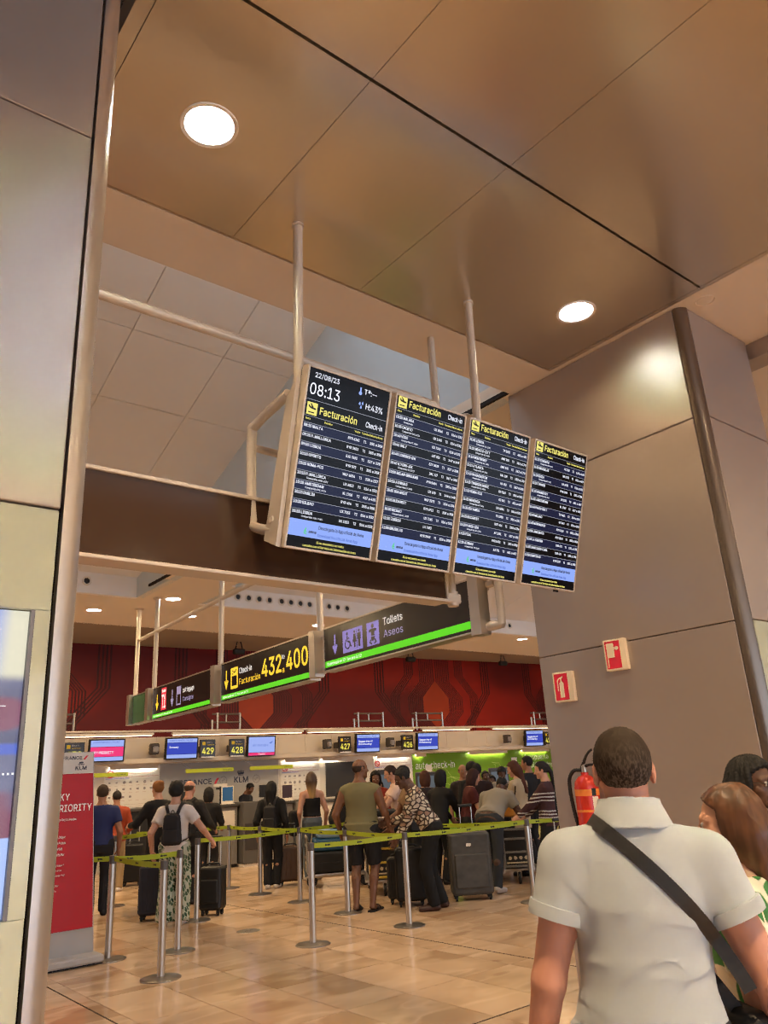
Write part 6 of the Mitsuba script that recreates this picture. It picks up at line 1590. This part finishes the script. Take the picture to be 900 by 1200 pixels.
suitcase(4.93, 9.72, 40, 0.30, 0.22, 0.50, '0f0e0f', 'black cabin suitcase with a white top grip right of the leaf-print trousers', handle=0.32, pocket=True)
suitcase(7.03, 11.25, 62, 0.38, 0.26, 0.50, '4a3220', 'brown suitcase beside the girl in black', handle=0.30, ribs=5)
suitcase(7.45, 7.68, 52, 0.52, 0.30, 0.72, 'material_scuffed_grey', 'big dark grey suitcase with raised handle right of the man in the patterned shirt', handle=0.30, ribs=0, tag=(-0.02, 0.62), pocket=True)
suitcase(6.72, 8.00, 50, 0.36, 0.26, 0.60, '0b0b0c', 'black upright suitcase in front of the legs of the man in the patterned shirt')
suitcase(6.75, 8.25, 50, 0.30, 0.22, 0.48, '1a1816', 'dark grey small suitcase standing between the trolley and the black suitcase', ribs=3)
suitcase(5.58, 13.95, 60, 0.34, 0.24, 0.60, '0d0d0e', 'black suitcase with steel handle right of the man in the orange shirt', handle=0.34)
suitcase(5.30, 11.25, 60, 0.34, 0.24, 0.55, '0c0c0d', 'black suitcase at the feet of the bald man', handle=0.3)
suitcase(8.85, 8.95, 50, 0.34, 0.24, 0.56, 'b06a5c', 'pink suitcase behind the big dark grey one')
suitcase(7.95, 6.55, 60, 0.36, 0.24, 0.62, '0e0e10', 'black suitcase beside the woman in the striped sweater', handle=0.2)
def trolley(x, y, az, panel, label):
    k = thing('luggage_trolley', label, 'luggage trolley')
    W = turn(x, y, 0, az)
    P = lambda nm, m, b, **kw: put(k, nm, {**mikit.ply(m, b, smooth=40), 'to_world': W}, **kw)
    P('platform', join(box(-0.27, 0.27, -0.42, 0.40, 0.17, 0.20, 0.006), *[tube([s * 0.25, -0.45, 0.16], [s * 0.21, 0.42, 0.16], 0.017, 8) for s in (-1, 1)]), STEEL)
    P('frame', join(*[polytube(smoothline([[s * 0.25, -0.45, 0.16], [s * 0.25, -0.50, 0.5], [s * 0.25, -0.58, 0.95]], 5), 0.016, 8) for s in (-1, 1)], tube([-0.25, -0.49, 0.45], [0.25, -0.49, 0.45], 0.012, 8), tube([-0.25, -0.54, 0.75], [0.25, -0.54, 0.75], 0.012, 8)), STEEL)
    P('handle_bar', tube([-0.29, -0.585, 0.97], [0.29, -0.585, 0.97], 0.02, 10), BLACK)
    P('front_frame', join(*[tube([s * 0.20, 0.40, 0.16], [s * 0.20, 0.43, 0.70], 0.014, 8) for s in (-1, 1)]), STEEL)
    p = P('panel', join(box(-0.20, -0.17, 0.425, 0.45, 0.22, 0.72, 0.004), box(0.17, 0.20, 0.425, 0.45, 0.22, 0.72, 0.004), *[box(-0.17, 0.17, 0.425, 0.45, z, z + 0.03, 0.004) for z in (0.22, 0.40, 0.57, 0.69)]), mat('trolley_%s' % panel[0], panel[1], 0.45), label='%s frame of the front panel' % panel[0])
    put(p, 'field', {**mikit.ply(box(-0.175, 0.175, 0.43, 0.445, 0.24, 0.70), col('17110c', 0.6)), 'to_world': W})
    put(p, 'dots', {**mikit.ply(join(*[moved(lathe([[0, 0], [0.024, 0], [0.024, 0.004], [0, 0.004]], 14), M=np.array([[1, 0, 0, -0.11 + i * 0.073], [0, 0, 1, 0.445], [0, -1, 0, 0.34], [0, 0, 0, 1.0]])) for i in range(4)], box(-0.16, 0.16, 0.444, 0.448, 0.27, 0.29)), col('cdbb9a', 0.5)), 'to_world': W})
    for px_, py_ in ((0.22, -0.42), (-0.22, -0.42), (0.0, 0.36)):
        put(k, 'wheel', {**mikit.ply(moved(lathe([[0, -0.02], [0.07, -0.02], [0.08, -0.01], [0.08, 0.01], [0.07, 0.02], [0, 0.02]], 20), M=np.array([[0, 0, 1, px_], [1, 0, 0, py_], [0, 1, 0, 0.08], [0, 0, 0, 1.0]])), BLACK, smooth=40), 'to_world': W})
        put(k, 'fork', {**mikit.ply(box(px_ - 0.03, px_ + 0.03, py_ - 0.02, py_ + 0.02, 0.08, 0.17), STEEL), 'to_world': W})
    return W
W1 = trolley(7.36, 10.50, 150, ('grey', [0.3, 0.28, 0.25]), 'luggage trolley loaded with a black and a blue case')
W2 = trolley(7.30, 9.24, 232, ('yellow', [0.62, 0.42, 0.05]), 'luggage trolley with a yellow framed panel right of the man in the sleeveless shirt')
W3 = trolley(8.98, 8.30, 226, ('dark', [0.20, 0.18, 0.15]), 'luggage trolley with a dark panel behind the big grey suitcase')
def load(W, name, m, c, label, cat, rough=0.6):
    k = thing(name, label, cat)
    put(k, 'body', {**mikit.ply(m, col(c, rough), smooth=40), 'to_world': W})
    return k
k = load(W1, 'hard_case', moved(rbox(0.52, 0.78, 0.30, 0.05), 0, -0.02, 0.20), '0e0e10', 'black case lying on the trolley left of the man in the sleeveless shirt', 'suitcase')
put(k, 'seam', {**mikit.ply(box(-0.262, 0.262, -0.412, 0.372, 0.34, 0.356, 0.003), BLACK), 'to_world': W1})
k = load(W1, 'blue_case', moved(rbox(0.50, 0.72, 0.17, 0.04), 0, -0.02, 0.50), '14486b', 'blue case lying on top of the black one', 'suitcase', 0.4)
put(k, 'catch', {**mikit.ply(join(box(-0.256, -0.245, -0.1, 0.0, 0.56, 0.60), box(0.245, 0.256, -0.1, 0.0, 0.56, 0.60)), BLACK), 'to_world': W1})
wb = rbox(0.44, 0.6, 0.13, 0.05, 20); v_ = np.array(wb.vertices); wb = wb.subdivide().subdivide(); v_ = np.array(wb.vertices); wb.vertices = v_ + np.array(wb.vertex_normals) * ((meshkit.fbm(v_ * 9, 3, 5) - 0.5) * 0.05)[:, None]
load(W1, 'plastic_bag', moved(wb, 0, -0.02, 0.67), '7d9fb8', 'crumpled pale blue plastic bag on the blue case', 'bag', 0.3)
def lump(w, d, hgt, seed, r=0.09):
    m = rbox(w, d, hgt, r, 20).subdivide().subdivide(); v = np.array(m.vertices)
    v[:, 1] += 0.1 * (v[:, 2] / hgt) ** 2
    m.vertices = v + np.array(m.vertex_normals) * ((meshkit.fbm(v * 7, 3, seed) - 0.5) * 0.09)[:, None]
    return m
k = thing('rucksack', 'big black rucksack on top of the loaded trolley behind the man in the sleeveless shirt', 'backpack')
rk = lump(0.36, 0.28, 0.52, 9); rk.apply_transform(trimesh.transformations.rotation_matrix(0.5, [1, 0, 0])); rk.apply_translation((0.02, -0.02, 0.80))
put(k, 'bag', {**mikit.ply(rk, col('0f0e0f', 0.75), smooth=40), 'to_world': W1})
k = thing('duffel_bag', 'black duffel bag on the trolley with the yellow panel', 'bag'); put(k, 'bag', {**mikit.ply(moved(lump(0.5, 0.62, 0.34, 4), 0, -0.05, 0.72), col('121113', 0.8), smooth=40), 'to_world': W2})
k = thing('holdall', 'dark holdall under the black duffel bag on the trolley with the yellow panel', 'bag'); put(k, 'bag', {**mikit.ply(moved(lump(0.46, 0.7, 0.5, 14), 0, -0.06, 0.205), col('1d1a18', 0.8), smooth=40), 'to_world': W2})
k = thing('duffel_bag', 'dark bag heap on the trolley behind the big grey suitcase', 'bag'); put(k, 'bag', {**mikit.ply(moved(lump(0.46, 0.66, 0.42, 6), 0, -0.04, 0.205), col('191614', 0.8), smooth=40), 'to_world': W3})
